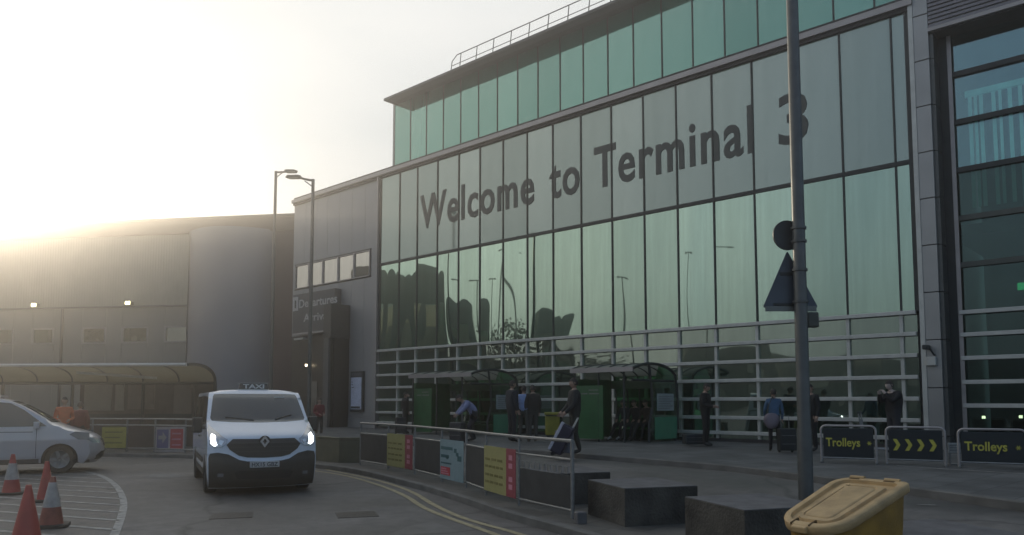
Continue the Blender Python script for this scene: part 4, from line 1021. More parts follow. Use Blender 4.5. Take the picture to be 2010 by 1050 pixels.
def wheel(P, x, y, r, w, sg):
    Wm = Matrix.Translation(Vector((x, y, r))) @ Matrix.Rotation(R(90) * sg, 4, 'Y')
    m = MB(); m.lathe([(r * .64, -w / 2), (r * .93, -w / 2), (r, -w * .38), (r, w * .38), (r * .93, w / 2), (r * .64, w / 2), (r * .62, w * .2), (r * .62, -w * .2), (r * .64, -w / 2)], 28, Wm); t = m.build('wheel', M_tyre, P)
    m = MB(); m.lathe([(0, w * .22), (r * .1, w * .30), (r * .16, w * .22), (r * .2, w * .16), (r * .56, w * .30), (r * .62, w * .38), (r * .65, w * .38), (r * .65, w * .1)], 28, Wm)
    for k in range(5):
        a = 2 * math.pi * k / 5
        m.box((-.035, r * .14, w * .2), (.035, r * .6, w * .36), Wm @ Matrix.Rotation(a, 4, 'Z'))
    m.build('rim', M_steel, t)
# ---- white taxi van
V = Veh(); V.c = .20; V.W = [(.1, .93), (.35, .955), (.75, .975), (1.1, .972), (1.3, .955), (1.85, .885), (1.95, .86)]
V.front = [(.14, .14), (.25, .05), (.45, .0), (.62, .0), (.72, .03), (.95, .06), (1.05, .11), (1.12, .22), (1.22, .50), (1.33, .80), (1.36, .86), (1.60, 1.16), (1.80, 1.42), (1.90, 1.60), (2, 1.8)]
V.cz = [(.2, 1.0), (1.1, 1.1), (1.3, .7), (1.9, .55)]
V.ztop = 1.96; V.yr = 5.0; V.rear = [(4.93, 1.90), (5.0, 1.2), (5.0, .35)]; V.wf, V.wr, V.ar, V.sill = .98, 4.05, .39, .30
beta = R(25.5)
TV = thing('taxi_van', 'white taxi van with lit headlights coming towards the camera', 'van')
fl = on_z(404, 972, 0)
Fc = Vector((-5.52, 13.95, 0)); across = Vector((math.cos(beta), math.sin(beta), 0)); back = Vector((-math.sin(beta), math.cos(beta), 0))
org = Fc + across * .975 - back * .20
TV.location = org; TV.rotation_euler = (0, 0, beta)
body_shell(V, TV, M_vwhite)
fp = lambda name, poly, mm, off=.006, mir=None, th=0, par=None: front_patch(V, name, poly, mm, off, par or TV, mir, th)
sym = lambda half: half + [(-x, z) for x, z in half[::-1]]
fp('windscreen', sym([(.0, 1.875), (.60, 1.875), (.785, 1.865), (.81, 1.82), (.885, 1.40), (.86, 1.355), (.5, 1.325), (0, 1.315)]), M_scr, .008)
fp('grille', sym([(0, 1.03), (.55, 1.035), (.60, .99), (.66, .93), (.60, .84), (.45, .735), (.30, .70), (0, .69)]), M_blk, .012)
for zz in (.80, .88, .955):
    ww = .50 if zz < .85 else .58
    fp('grille_bar', sym([(0, zz + .012), (ww, zz + .012), (ww, zz), (0, zz)]), mat('grille_grey', (.055, .05, .045), .45), .026)
fp('bumper', sym([(0, .625), (.30, .63), (.44, .66), (.62, .76), (.80, .795), (.93, .775), (.955, .70), (.935, .15), (0, .145)]), M_blk, .012)  # black patch carried down so its dark also stands for shade under the nose
fp('lower_intake', sym([(0, .46), (.45, .46), (.52, .42), (.46, .31), (0, .30)]), M_tyre, .02)
for sg in (1, -1):
    hl = fp('headlight', [(sg * x, z) for x, z in [(.64, 1.03), (.72, 1.08), (.88, 1.24), (.935, 1.30), (.955, 1.14), (.945, .93), (.86, .875), (.73, .89), (.66, .95)]], M_lens, .016)
    for (x0, z0, x1, z1) in ((.64, 1.03, .72, 1.08),): pass
    fp('drl', [(sg * x, z) for x, z in [(.84, 1.10), (.90, 1.13), (.925, 1.06), (.915, .95), (.86, .91), (.82, .935), (.845, 1.0)]], M_drl, .030, par=hl)
    fp('reflector', [(sg * x, z) for x, z in [(.69, 1.0), (.78, 1.03), (.80, .95), (.74, .925)]], M_chr, .028, par=hl)
    fp('fog_light', [(sg * x, z) for x, z in [(.70, .42), (.80, .42), (.80, .36), (.70, .36)]], M_lens, .03)
# diamond badge
bz = .985; by = fronty(V, 0, bz) - .035
m = MB(); m.lathe([(0, -.01), (.10, -.01), (.105, .01), (0, .012)], 20, XF((0, by + .012, bz), rx=R(90))); bdg = m.build('badge', M_blk, TV)
m = MB(); o_ = [(0, .115), (.085, 0), (0, -.115), (-.085, 0)]; i_ = [(0, .05), (.034, 0), (0, -.05), (-.034, 0)]
for k in range(4): m.prism([o_[k], o_[(k + 1) % 4], i_[(k + 1) % 4], i_[k]], .0, .02, XF((0, by - .005, bz)) @ UP)
m.build('diamond', M_chr, bdg)
m = MB(); by = fronty(V, 0, .57) - .03; m.box((-.26, by - .02, .515), (.26, by + .03, .625)); pl = m.build('number_plate', mat('plate_white', (.42, .42, .42), .4), TV, bevel=.006)
m = MB(); text_mb(m, 'HX15 GBZ', .105, XF((0, by - .022, .535)) @ UP, .002, .002, .46); m.build('plate_lettering', M_dark, pl)
# roof sign
m = MB(); m.prism([(-.29, 0), (.29, 0), (.26, .13), (-.26, .13)], -.07, .07, XF((0, 1.95, 1.965)) @ UP); sg_ = m.build('roof_sign', mat('roof_sign_dark', (.07, .065, .06), .4), TV, bevel=.01)
m = MB(); text_mb(m, 'TAXI', .12, XF((0, 1.875, 1.992)) @ UP, .003, .004, .42); m.build('lettering', mat('sign_pale', (.6, .6, .58), .5), sg_)
m = MB(); m.box((-.30, 1.87, 2.098), (.30, 2.03, 2.108)); m.box((-.30, 1.87, 1.962), (.30, 1.878, 1.972)); m.build('sign_rim', M_rail, sg_)
for sg in (1, -1):
    side_patch(V, 'front_window', [(1.45, 1.28), (1.15, 1.30), (1.62, 1.80), (2.15, 1.83), (2.15, 1.24)], M_scr2, .006, TV, sg)
    side_patch(V, 'side_window', [(2.28, 1.24), (2.28, 1.83), (3.45, 1.83), (3.45, 1.24)], M_scr2, .006, TV, sg); side_patch(V, 'side_window', [(3.58, 1.24), (3.58, 1.83), (4.75, 1.83), (4.75, 1.24)], M_scr2, .006, TV, sg)
    side_patch(V, 'side_moulding', [(1.5, .52), (1.5, .64), (3.6, .64), (3.6, .52)], M_blk, .012, TV, sg)
    side_patch(V, 'sill', [(1.45, .30), (1.45, .42), (3.6, .42), (3.6, .30)], M_blk, .012, TV, sg)
    for yy in (2.22, 3.52): side_patch(V, 'door_gap', [(yy, .45), (yy, 1.85), (yy + .014, 1.85), (yy + .014, .45)], M_joint, .004, TV, sg)
    m = MB(); m.box((sg * .975 if sg > 0 else -1.0, 2.35, 1.0), (1.0 if sg > 0 else -.975, 2.55, 1.04)); m.build('door_handle', M_blk, TV, bevel=.008)
    m = MB(); x = sg * 1.10; m.box((x - .095, 1.18, 1.12), (x + .095, 1.30, 1.42)); mr = m.build('mirror', M_blk, TV, bevel=.035)
    m = MB(); m.box((x - .075, 1.302, 1.16), (x + .075, 1.306, 1.39)); m.build('mirror_glass', M_chr, mr)
    m = MB(); m.tube([(sg * .95, 1.22, 1.22), (sg * 1.03, 1.23, 1.22)], .035, 8); m.build('mirror_arm', M_blk, mr)
    wheel(TV, sg * .86, V.wf, .34, .22, sg); wheel(TV, sg * .86, V.wr, .34, .22, sg)
    m = MB(); m.tube([(sg * -.05 + sg * .35, fronty(V, .3, 1.37) - .02, 1.37), (sg * .62, fronty(V, .6, 1.46) - .02, 1.46)] if sg > 0 else [(-.1, fronty(V, .1, 1.36) - .02, 1.36), (-.62, fronty(V, .6, 1.42) - .02, 1.42)], .012, 5); m.build('wiper', M_dark, TV)
m = MB(); m.tube([(.35, fronty(V, .35, 1.80) - .015, 1.80), (.55, fronty(V, .55, 1.80) - .015, 1.805)], .014, 5); m.build('screen_sticker', M_rail, TV)

# ---- silver people carrier, side on, nose to the right
C = Veh(); C.c = .30; C.W = [(.2, .86), (.4, .92), (.8, .945), (1.1, .92), (1.25, .90), (1.80, .74), (1.9, .70)]
C.front = [(.22, .16), (.35, .04), (.50, .0), (.70, .03), (.82, .10), (.90, .20), (.98, .42), (1.06, .66), (1.13, .86), (1.20, 1.02), (1.35, 1.24), (1.50, 1.48), (1.65, 1.75), (1.74, 1.98), (1.80, 2.25), (1.84, 2.6), (1.9, 2.9)]
C.cz = [(.2, 1.0), (.9, 1.0), (1.3, .35), (1.8, .2)]
C.ztop = 1.88; C.yr = 4.9; C.rear = [(4.80, 1.82), (4.9, 1.2), (4.9, .35)]; C.wf, C.wr, C.ar, C.sill = .93, 4.0, .385, .26
PC = thing('people_carrier', 'silver people carrier entering from the left, seen from its side', 'people carrier')
wp = on_z(116, 929, 0); hd_ = Vector((1, .50, 0)).normalized()                         # heading
PC.rotation_euler = (0, 0, math.atan2(hd_.x, -hd_.y))
right = Vector((hd_.y, -hd_.x, 0))      # its right flank faces the camera
PC.location = Vector((wp.x, wp.y, 0)) + hd_ * .93 + right * -.86
body_shell(C, PC, M_silver)
fq = lambda name, poly, mm, off=.006, par=None: front_patch(C, name, poly, mm, off, par or PC)
fq('windscreen', sym([(0, 1.74), (.60, 1.73), (.66, 1.70), (.80, 1.27), (.78, 1.22), (0, 1.20)]), M_scr, .006)
fq('bumper_grille', sym([(0, .50), (.6, .50), (.75, .40), (.7, .30), (0, .29)]), M_blk, .012)
fq('grille', sym([(0, .82), (.45, .80), (.40, .62), (0, .60)]), M_blk, .012)
cp_side = lambda name, poly, mm, off, sg, par=None: side_patch(C, name, poly, mm, off, par or PC, sg)
for sg in (1, -1):
    fq('headlight', [(sg * x, z) for x, z in [(.55, .80), (.80, .93), (.925, .97), (.93, .80), (.85, .72), (.62, .70)]], M_lens, .012)
    cp_side('headlight_wing', [(.32, .80), (.32, .96), (.62, 1.0), (.75, .93), (.55, .80)], mat('lamp_grey', (.12, .13, .14), .2, coat=1), .006, sg)
    cp_side('front_window', [(1.22, 1.13), (1.36, 1.24), (1.70, 1.52), (1.98, 1.68), (2.45, 1.73), (2.45, 1.12)], M_scr2, .006, sg)
    cp_side('side_window', [(2.55, 1.12), (2.55, 1.735), (3.6, 1.735), (3.6, 1.13)], M_scr2, .006, sg); cp_side('side_window', [(3.7, 1.13), (3.7, 1.735), (4.6, 1.70), (4.65, 1.15)], M_scr2, .006, sg)
    cp_side('waist_line', [(1.5, .985), (1.5, 1.01), (4.6, 1.03), (4.6, 1.005)], mat('waist_shadow', (.16, .16, .17), .4, .4), .004, sg)
    cp_side('sill', [(1.36, .26), (1.36, .36), (3.6, .36), (3.6, .26)], mat('sill_dark', (.10, .085, .08), .6), .008, sg)
    for yy in (1.42, 2.5, 3.65): cp_side('door_gap', [(yy, .38), (yy, 1.10), (yy + .012, 1.10), (yy + .012, .38)], M_joint, .003, sg)
    m = MB(); m.box((min(sg * .93, sg * .96), 2.2, .92), (max(sg * .93, sg * .96), 2.4, .955)); m.build('door_handle', M_silver, PC, bevel=.01)
    x = sg * 1.02; m = MB(); m.box((x - .10, 1.36, 1.08), (x + .10, 1.48, 1.24)); m.tube([(sg * .88, 1.44, 1.12), (sg * .96, 1.43, 1.14)], .03, 6); m.build('mirror', M_silver, PC, bevel=.03)
    wheel(PC, sg * .83, C.wf, .335, .22, sg); wheel(PC, sg * .83, C.wr, .335, .22, sg)

# ------------------------------------------------------------------ people
M_skin = mat('skin', (.36, .23, .17), .6, var=.06); 
def person(name_label, loc, face, h=1.75, top=(.03, .03, .035), legs=(.03, .03, .04), shoe=(.02, .02, .02), hair=(.03, .022, .018), pose=None, skin=None, coat=False, cat='person'):
    """pose: dict of joint overrides; figure faces local -y"""
    k = h / 1.75
    J = dict(pel=(0, 0, .95), sp=(0, 0, 1.13), ch=(0, 0, 1.33), nk=(0, .01, 1.47), hb=(0, -.005, 1.545),
             shL=(.17, 0, 1.41), elL=(.225, .02, 1.14), wrL=(.23, -.06, .90), shR=(-.17, 0, 1.41), elR=(-.225, .02, 1.14), wrR=(-.23, -.06, .90),
             hiL=(.09, 0, .90), knL=(.10, -.02, .50), anL=(.11, .02, .09), hiR=(-.09, 0, .90), knR=(-.10, -.02, .50), anR=(-.11, .02, .09), look=(0, -1, 0))
    J.update(pose or {}); J = {a: Vector(b) for a, b in J.items()}
    for s in 'LR':
        if 'to' + s not in J: J['to' + s] = J['an' + s] + Vector((.0, -.17, -.055))
        d = (J['wr' + s] - J['el' + s]).normalized(); J['ha' + s] = J['wr' + s] + d * .085
    rad = dict(pel=(.155, .115), sp=(.14, .105), ch=(.165, .115), nk=(.058, .058), hb=(.055, .055), sh=(.072, .07), el=(.046, .046), wr=(.030, .030), ha=(.036, .022), hi=(.088, .092), kn=(.060, .062), an=(.042, .045), to=(.038, .032))
    if coat: rad.update(pel=(.215, .17), sp=(.20, .16), ch=(.215, .155), sh=(.10, .095), el=(.074, .074), wr=(.048, .048), hi=(.105, .11), kn=(.075, .077), an=(.052, .055))
    names = ['pel', 'sp', 'ch', 'nk', 'hb'] + [a + s for s in 'LR' for a in ('sh', 'el', 'wr', 'ha', 'hi', 'kn', 'an', 'to')]
    idx = {n: i for i, n in enumerate(names)}
    edges = [('pel', 'sp'), ('sp', 'ch'), ('ch', 'nk'), ('nk', 'hb')]
    for s in 'LR': edges += [('ch', 'sh' + s), ('sh' + s, 'el' + s), ('el' + s, 'wr' + s), ('wr' + s, 'ha' + s), ('pel', 'hi' + s), ('hi' + s, 'kn' + s), ('kn' + s, 'an' + s), ('an' + s, 'to' + s)]
    me = bpy.data.meshes.new('sk'); me.from_pydata([tuple(J[n] * k) for n in names], [(idx[a], idx[b]) for a, b in edges], [])
    ob = bpy.data.objects.new('sk', me); col.objects.link(ob); md = ob.modifiers.new('s', 'SKIN')
    sv = me.skin_vertices[0].data
    for n in names:
        r = rad.get(n) or rad[n[:2]]; sv[idx[n]].radius = (r[0] * k, r[1] * k); sv[idx[n]].use_root = n == 'pel'
    md.use_smooth_shade = True; ss = ob.modifiers.new('u', 'SUBSURF'); ss.levels = ss.render_levels = 2
    dg = bpy.context.evaluated_depsgraph_get(); dg.update(); ev = bpy.data.meshes.new_from_object(ob.evaluated_get(dg)); bpy.data.objects.remove(ob)
    M_top = mat('cloth_%d_%d_%d' % tuple(int(x * 999) for x in top), top, .85, var=.18, scale=7, bump=.4, bscale=25); M_leg = mat('cloth_%d_%d_%d' % tuple(int(x * 999) for x in legs), legs, .85, var=.15, scale=7, bump=.4, bscale=25)
    M_sho = mat('cloth_%d_%d_%d' % tuple(int(x * 999) for x in shoe), shoe, .6); sk = skin or M_skin
    mats = [M_top, M_leg, sk, M_sho]
    mb = MB(); vs = [tuple(v.co) for v in ev.vertices]
    def seg_d(p, a, b): d = b - a; t = max(0, min(1, (p - a).dot(d) / max(d.length_squared, 1e-9))); return (p - a - d * t).length
    zone = {}
    for a, b in edges:
        n = b[:2]; zone[(a, b)] = {'nk': 0, 'hb': 2, 'ha': 2, 'hi': 1, 'kn': 1, 'an': 1, 'to': 3}.get(n, 0)
    zone[('pel', 'sp')] = 0
    for p in ev.polygons:
        c = p.center; best = min(edges, key=lambda e: seg_d(c, J[e[0]] * k, J[e[1]] * k)); z = zone[best]
        if best == ('pel', 'sp') and (c - J['pel'] * k).dot((J['sp'] - J['pel']).normalized()) < .0: z = 1
        mb.cur = z; mb.sm.append(True); mb.f.append(tuple(p.vertices)); mb.mi.append(z)
    mb.v = vs; bpy.data.meshes.remove(ev)
    mb.smooth = True; mb.cur = 2
    # head
    up_ = (J['hb'] - J['nk']).normalized(); lk = J['look'].normalized(); lk = (lk - up_ * lk.dot(up_) * .3).normalized(); rt = lk.cross(up_).normalized(); up2 = rt.cross(lk).normalized()
    hc = J['hb'] * k + up2 * .085 * k + lk * .012 * k
    HM = Matrix(((rt.x, -lk.x, up2.x, hc.x), (rt.y, -lk.y, up2.y, hc.y), (rt.z, -lk.z, up2.z, hc.z), (0, 0, 0, 1)))
    rows = []
    for i in range(13):
        ph = math.pi * i / 12; row = []
        for j in range(16):
            th = 2 * math.pi * j / 16; x, y, z = math.sin(ph) * math.cos(th), math.sin(ph) * math.sin(th), math.cos(ph)
            jaw = 1 - .28 * max(0, -z) ** 1.5; yy = y * (.098 * jaw if y < 0 else .10 * (1 - .25 * max(0, -z)))
            if y < -.55 and abs(x) < .25: yy -= .012 * max(0, 1 - abs(z + .08) * 3.5)          # nose
            if y < -.5 and abs(z - .05) < .16 and .22 < abs(x) < .55: yy += .008                   # eye sockets
            row.append((x * .076 * jaw * k, yy * k, z * .118 * k))
        rows.append(row)
    mb.grid(rows, HM, closed=True)
    for sx_ in (1, -1):
        mb.tube([(sx_ * .072 * k, .01 * k, -.03 * k), (sx_ * .084 * k, .02 * k, .0), (sx_ * .078 * k, .012 * k, .03 * k)], [.008 * k, .013 * k, .01 * k], 6, M=HM)
    # fingers
    for s, sx_ in (('L', 1), ('R', -1)):
        w, hnd = J['wr' + s] * k, J['ha' + s] * k; d = (hnd - w).normalized(); lat = Vector((0, -1, 0)) - d * d.dot(Vector((0, -1, 0)))
        lat = lat.normalized() if lat.length > .1 else Vector((1, 0, 0)); cur = d.cross(lat).normalized() * -sx_ * (1 if d.z < 0 else 1)
        for f, L_ in enumerate((.062, .07, .066, .052)):
            b0 = hnd + lat * (.024 - .016 * f) * k; b1 = b0 + (d * .8 + cur * .35) * L_ * .55 * k; b2 = b1 + (d * .5 + cur * .8) * L_ * .45 * k
            mb.tube([b0 - d * .01, b1, b2], [.0095 * k, .0085 * k, .006 * k], 5)
        t0 = w + d * .03 * k + lat * .02 * k; mb.tube([t0, t0 + (lat * .7 + d * .6) * .035 * k, t0 + (lat * .6 + d * 1.3) * .05 * k], [.011 * k, .010 * k, .007 * k], 5)
    P = thing('person', name_label, cat, loc, face)
    mb.build('figure', mats, P, angle=180)
    hm = MB(); hm.smooth = True; rows = []
    for i in range(9):
        ph = math.pi * .5 * i / 8 * 1.25; row = []
        for j in range(16):
            th = 2 * math.pi * j / 16; y = math.sin(ph) * math.sin(th); z = math.cos(ph); x = math.sin(ph) * math.cos(th)
            zz = z * .126; 
            if y < 0: zz = max(zz, .045 + .0 * y) if y < -.3 else max(zz, -.0)
            row.append((x * .083 * k, (y * .108 + .006) * k, zz * k))
        rows.append(row)
    hm.grid(rows, HM, closed=True); hm.build('hair', mat('hair_%d' % int(hair[0] * 999), hair, .7, var=.3, scale=30, bump=.5, bscale=120), P, angle=180)
    return P
def at(u, v, z=PZ): q = on_z(u, v, z); return Vector((q.x, q.y, z))
def fxy(x, out, z=0): return F0 + T * x + N * out + Vector((0, 0, z))
def bag(label, cat, loc, rz, w, d, h, c, handle=True, parent=None, wheels=True, tilt=0):
    P = thing('suitcase', label, cat, loc, rz)
    Mx = XF(rx=tilt)
    m = MB(); m.box((-w / 2, -d / 2, .05), (w / 2, d / 2, h), Mx); m.build('shell', mat('bag_%d_%d' % (c[0] * 999, c[2] * 999), c, .5, var=.2, scale=6), P, bevel=.03)
    m = MB(); m.box((-w / 2 + .04, -d / 2 - .015, h * .35), (w / 2 - .04, -d / 2 + .0, h * .37), Mx); m.box((-w / 2 + .04, -d / 2 - .012, h * .7), (w / 2 - .04, -d / 2, h * .72), Mx); m.build('zip', M_steel, P)
    if handle: m = MB(); m.tube([(-.1, d / 2 - .03, h - .02), (-.1, d / 2 - .03, h + .32), (.1, d / 2 - .03, h + .32), (.1, d / 2 - .03, h - .02)], .01, 6, M=Mx); m.build('handle', M_steel, P)
    if wheels:
        for x in (-w / 2 + .05, w / 2 - .05): m = MB(); m.lathe([(0, -.02), (.035, -.02), (.035, .02), (0, .02)], 12, Mx @ XF((x, d / 2 - .04, .035), ry=R(90))); m.build('wheel', M_tyre, P)
    return P
# 1 hi-vis worker behind the people carrier, and companion
q = on_y(127, 788, 23.0); person('worker in orange hi-vis vest behind the people carrier bonnet', (q.x, q.y, 0), R(30), 1.86, (.55, .13, .05), (.05, .05, .07), pose=dict(wrL=(.12, -.25, 1.1), wrR=(-.12, -.25, 1.1)))
q = on_y(158, 788, 23.8); person('person in dull red top right of the hi-vis worker', (q.x, q.y, 0), R(200), 1.72, (.20, .05, .04), (.04, .03, .03), coat=True)
# 2 person in red by the entrance
p = on_y(627, 788, 31.0); person('person in red jacket standing beside the dark entrance', (p.x, p.y, gz(p.x, p.y)), R(40), 1.72, (.20, .02, .03), (.025, .02, .02), pose=dict(wrL=(.10, -.22, 1.08), wrR=(-.10, -.22, 1.08)))
# 3 man with hand to his head by the left end of the first shelter
a3 = at(795, 851); person('person in dark coat with hand at head, left of the shelters', a3, R(80), 1.66, (.020, .018, .017), (.02, .018, .016), coat=True, pose=dict(elR=(-.28, -.16, 1.36), wrR=(-.13, -.16, 1.53), look=(.2, -1, -.15)))
s_ = bag('dark suitcase standing left of the first green shelter', 'suitcase', at(786, 852), R(20), .42, .26, .66, (.02, .018, .018))
# 4 seated / leaning person in pale top with dark skirt
a4 = at(918, 858)
LEAN = dict(pel=(0, .12, .80), sp=(0, .06, .98), ch=(0, -.14, 1.14), nk=(0, -.26, 1.24), hb=(0, -.32, 1.29), shL=(.17, -.14, 1.20), shR=(-.17, -.14, 1.20), elL=(.21, -.30, 1.0), elR=(-.21, -.30, 1.0), wrL=(.16, -.46, .85), wrR=(-.14, -.46, .85),
            hiL=(.09, .10, .78), hiR=(-.09, .10, .78), knL=(.10, -.12, .47), knR=(-.10, -.05, .46), anL=(.10, .02, .09), anR=(-.10, .14, .09), look=(0, -.8, -.6))
a4 = at(925, 866); person('person in pale blue shirt and dark trousers bending forward at the first shelter', a4, R(-75), 1.78, (.20, .22, .36), (.02, .022, .03), coat=True, pose=LEAN)
bag('dark wheeled suitcase in front of the bending person', 'suitcase', at(898, 868), R(-30), .45, .28, .62, (.022, .024, .03), tilt=0)
# 5 pair: pale shirt with waistcoat and dark jacket
a5 = at(1028, 867); person('man in pale blue shirt seen from behind beside the first shelter', a5, R(160), 1.78, (.30, .40, .66), (.065, .065, .055), pose=dict(wrL=(.12, -.25, 1.08), wrR=(-.12, -.25, 1.08), anL=(.13, .06, .09), anR=(-.12, -.05, .09)))
a6 = at(1046, 867); person('person in dark brown jacket right of the pale-shirted man', a6, R(200), 1.80, (.03, .026, .022), (.05, .05, .043), coat=True)
a7 = at(1005, 868); person('person in navy jacket left of the pale-shirted man', a7, R(120), 1.93, (.016, .020, .028), (.016, .018, .022), coat=True)
# yellow litter bin behind
Bq = at(1085, 857); m = MB()
YB = thing('litter_bin', 'yellow litter bin standing on the pavement between the two shelters', 'litter bin', Bq)
m.prism([(-.24, -.2), (.24, -.2), (.27, .2), (-.27, .2)], .06, .74); m.build('body', mat('litter_yellow', (.30, .27, .03), .5, var=.2), YB, bevel=.02)
m = MB(); m.box((-.30, -.25, .78), (.30, .25, .88)); m.build('lid', mat('litter_yellow', (.30, .27, .03), .5), YB, bevel=.03)
m = MB(); m.box((-.25, -.22, .742), (.25, .2, .778)); m.box((-.22, -.18, 0), (.22, .18, .058)); m.build('slot', M_dark, YB)
# 6 man with loaded trolley at the rail end
a8 = at(1128, 891); person('tall man in dark clothes pushing luggage behind the railing end', a8, R(-80), 1.84, (.016, .018, .02), (.024, .026, .022), coat=True, pose=dict(elL=(.22, -.06, 1.14), wrL=(.18, -.26, .95), elR=(-.22, -.06, 1.14), wrR=(-.18, -.26, .95), anL=(.1, .10, .09), anR=(-.1, -.08, .09)))
S9 = thing('luggage', 'leaning dark blue suitcase with white stripe near the railing end', 'suitcase', at(1090, 893), R(-12))
Mx = XF((.0, 0, .06), ry=R(28))
m = MB(); m.box((-.16, -.22, .0), (.16, .22, .72), Mx); m.build('shell', mat('bag_navy', (.022, .02, .04), .4), S9, bevel=.04)
m = MB(); m.box((-.18, -.235, .02), (-.11, -.1, .74), Mx); m.build('stripe', mat('bag_stripe', (.45, .44, .5), .4), S9, bevel=.01)
m = MB(); m.tube([(.10, -.12, .70), (.10, -.12, .98), (.10, .12, .98), (.10, .12, .70)], .012, 6, M=Mx); m.build('handle', M_rail, S9)
for y_ in (-.17, .17): m = MB(); m.lathe([(0, -.02), (.045, -.02), (.045, .02), (0, .02)], 12, XF((-.04, y_, .045), rx=R(90))); m.build('wheel', M_tyre, S9)
bag('pale grey holdall stacked behind the striped suitcase', 'suitcase', at(1108, 893), R(-30), .40, .26, .58, (.11, .11, .13), handle=False)
# 7 people sitting in the second shelter
SIT = dict(pel=(0, .1, .52), sp=(0, .1, .72), ch=(0, .06, .93), nk=(0, .04, 1.07), hb=(0, .0, 1.13), shL=(.17, .06, 1.0), shR=(-.17, .06, 1.0), elL=(.22, -.02, .76), elR=(-.22, -.02, .76), wrL=(.12, -.22, .66), wrR=(-.12, -.22, .66),
           hiL=(.09, .08, .52), hiR=(-.09, .08, .52), knL=(.12, -.36, .50), knR=(-.12, -.36, .50), anL=(.10, -.42, .09), anR=(-.10, -.62, .10), look=(0, -1, -.2))
LS = SH2[1] - SH2[0]
for (x, lab, tc_, sh_) in ((SH2[0] + .36 * LS, 'seated person with white shoes inside the nearer shelter', (.025, .035, .04), (.5, .5, .48)), (SH2[0] + .54 * LS, 'middle person in black seated inside the nearer shelter', (.02, .018, .018), (.02, .02, .02)), (SH2[0] + .72 * LS, 'seated person in brown beside the notice end of the nearer shelter', (.045, .03, .024), (.02, .02, .02))):
    p_ = fxy(x, 1.30); person(lab, p_, FA, 1.76, tc_, (.02, .024, .026), sh_, pose=SIT)
# 8 man standing
a9 = at(1386, 876); person('man all in black standing right of the shelters with head bowed', a9, R(60), 1.80, (.012, .012, .012), (.012, .012, .012), coat=True, pose=dict(wrL=(.1, -.24, 1.1), wrR=(-.1, -.24, 1.1), look=(0, -1, -.5)))
bag('low dark bag on the pavement left of the black-clad man', 'bag', at(1365, 875), R(10), .70, .3, .34, (.016, .022, .026), handle=False, wheels=False)
# 9 woman in blue with pinkish bag
aW = at(1521, 886); person('woman in blue top with a mauve bag left of the sign pole', aW, R(170), 1.60, (.055, .11, .19), (.014, .014, .016), pose=dict(elL=(.25, -.03, 1.12), wrL=(.22, -.18, .98)))
m = MB(); m.smooth = True; rows = [[(.20 * math.sin(math.pi * i / 8) ** .7 * math.cos(2 * math.pi * j / 14) * (1.05 if i > 3 else .9), .10 * math.sin(math.pi * i / 8) ** .7 * math.sin(2 * math.pi * j / 14), -.20 * math.cos(math.pi * i / 8)) for j in range(14)] for i in range(9)]
HB = thing('shoulder_bag', 'soft mauve bag hanging behind the woman in blue', 'bag', at(1513, 886) + Vector((0, -.12, .78))); m.grid(rows, closed=True); m.build('pouch', mat('bag_mauve', (.17, .14, .165), .7, var=.2), HB)
m = MB(); m.tube([(-.12, 0, .15), (-.06, .02, .40), (.06, .05, .62), (.10, .08, .45), (.12, .04, .15)], .012, 6); m.build('strap', M_dark, HB)
bag('dark suitcase standing right of the woman in blue', 'suitcase', at(1545, 888), R(0), .42, .26, .60, (.016, .018, .018))
# 10 dark person hidden behind the pole
aD = at(1594, 886); person('person in black mostly hidden behind the sign pole', aD, R(-60), 1.72, (.012, .014, .014), (.012, .013, .013), coat=True)
# 11 man leaning by trolley
aM = at(1757, 889); person('man in black leaning back with raised hands behind the chevron sign', aM, R(-75), 1.80, (.014, .013, .015), (.03, .03, .035), coat=True, skin=mat('skin_pale', (.45, .36, .32), .6), pose=dict(ch=(0, .02, 1.33), nk=(0, -.04, 1.47), hb=(0, -.08, 1.54), elL=(.2, -.22, 1.22), wrL=(.1, -.30, 1.42), elR=(-.2, -.22, 1.22), wrR=(-.1, -.30, 1.42)))
TR = thing('luggage_trolley', 'silver luggage trolley behind the gap between barrier signs', 'trolley', at(1735, 893), R(60))
m = MB()
m.tube([(-.28, -.45, .15), (-.28, .40, .15), (-.28, .50, 1.0), (.28, .50, 1.0), (.28, .40, .15), (.28, -.45, .15), (-.28, -.45, .15)], .018, 6)
m.build('frame', M_steel, TR)
m = MB()
for i in range(5): m.tube([(-.22 + .11 * i, -.45, .16), (-.22 + .11 * i, .40, .16), (-.22 + .11 * i, .48, .85)], .008, 5)
m.build('basket_bars', M_steel, TR)
m = MB(); m.box((-.3, .48, .98), (.3, .53, 1.03)); m.build('handle', M_dark, TR, bevel=.01)
for x, y in ((-.25, .38), (.25, .38), (0, -.42)): m = MB(); m.lathe([(0, -.02), (.07, -.02), (.07, .02), (0, .02)], 12, XF((x, y, .07), ry=R(90))); m.build('wheel', M_tyre, TR)

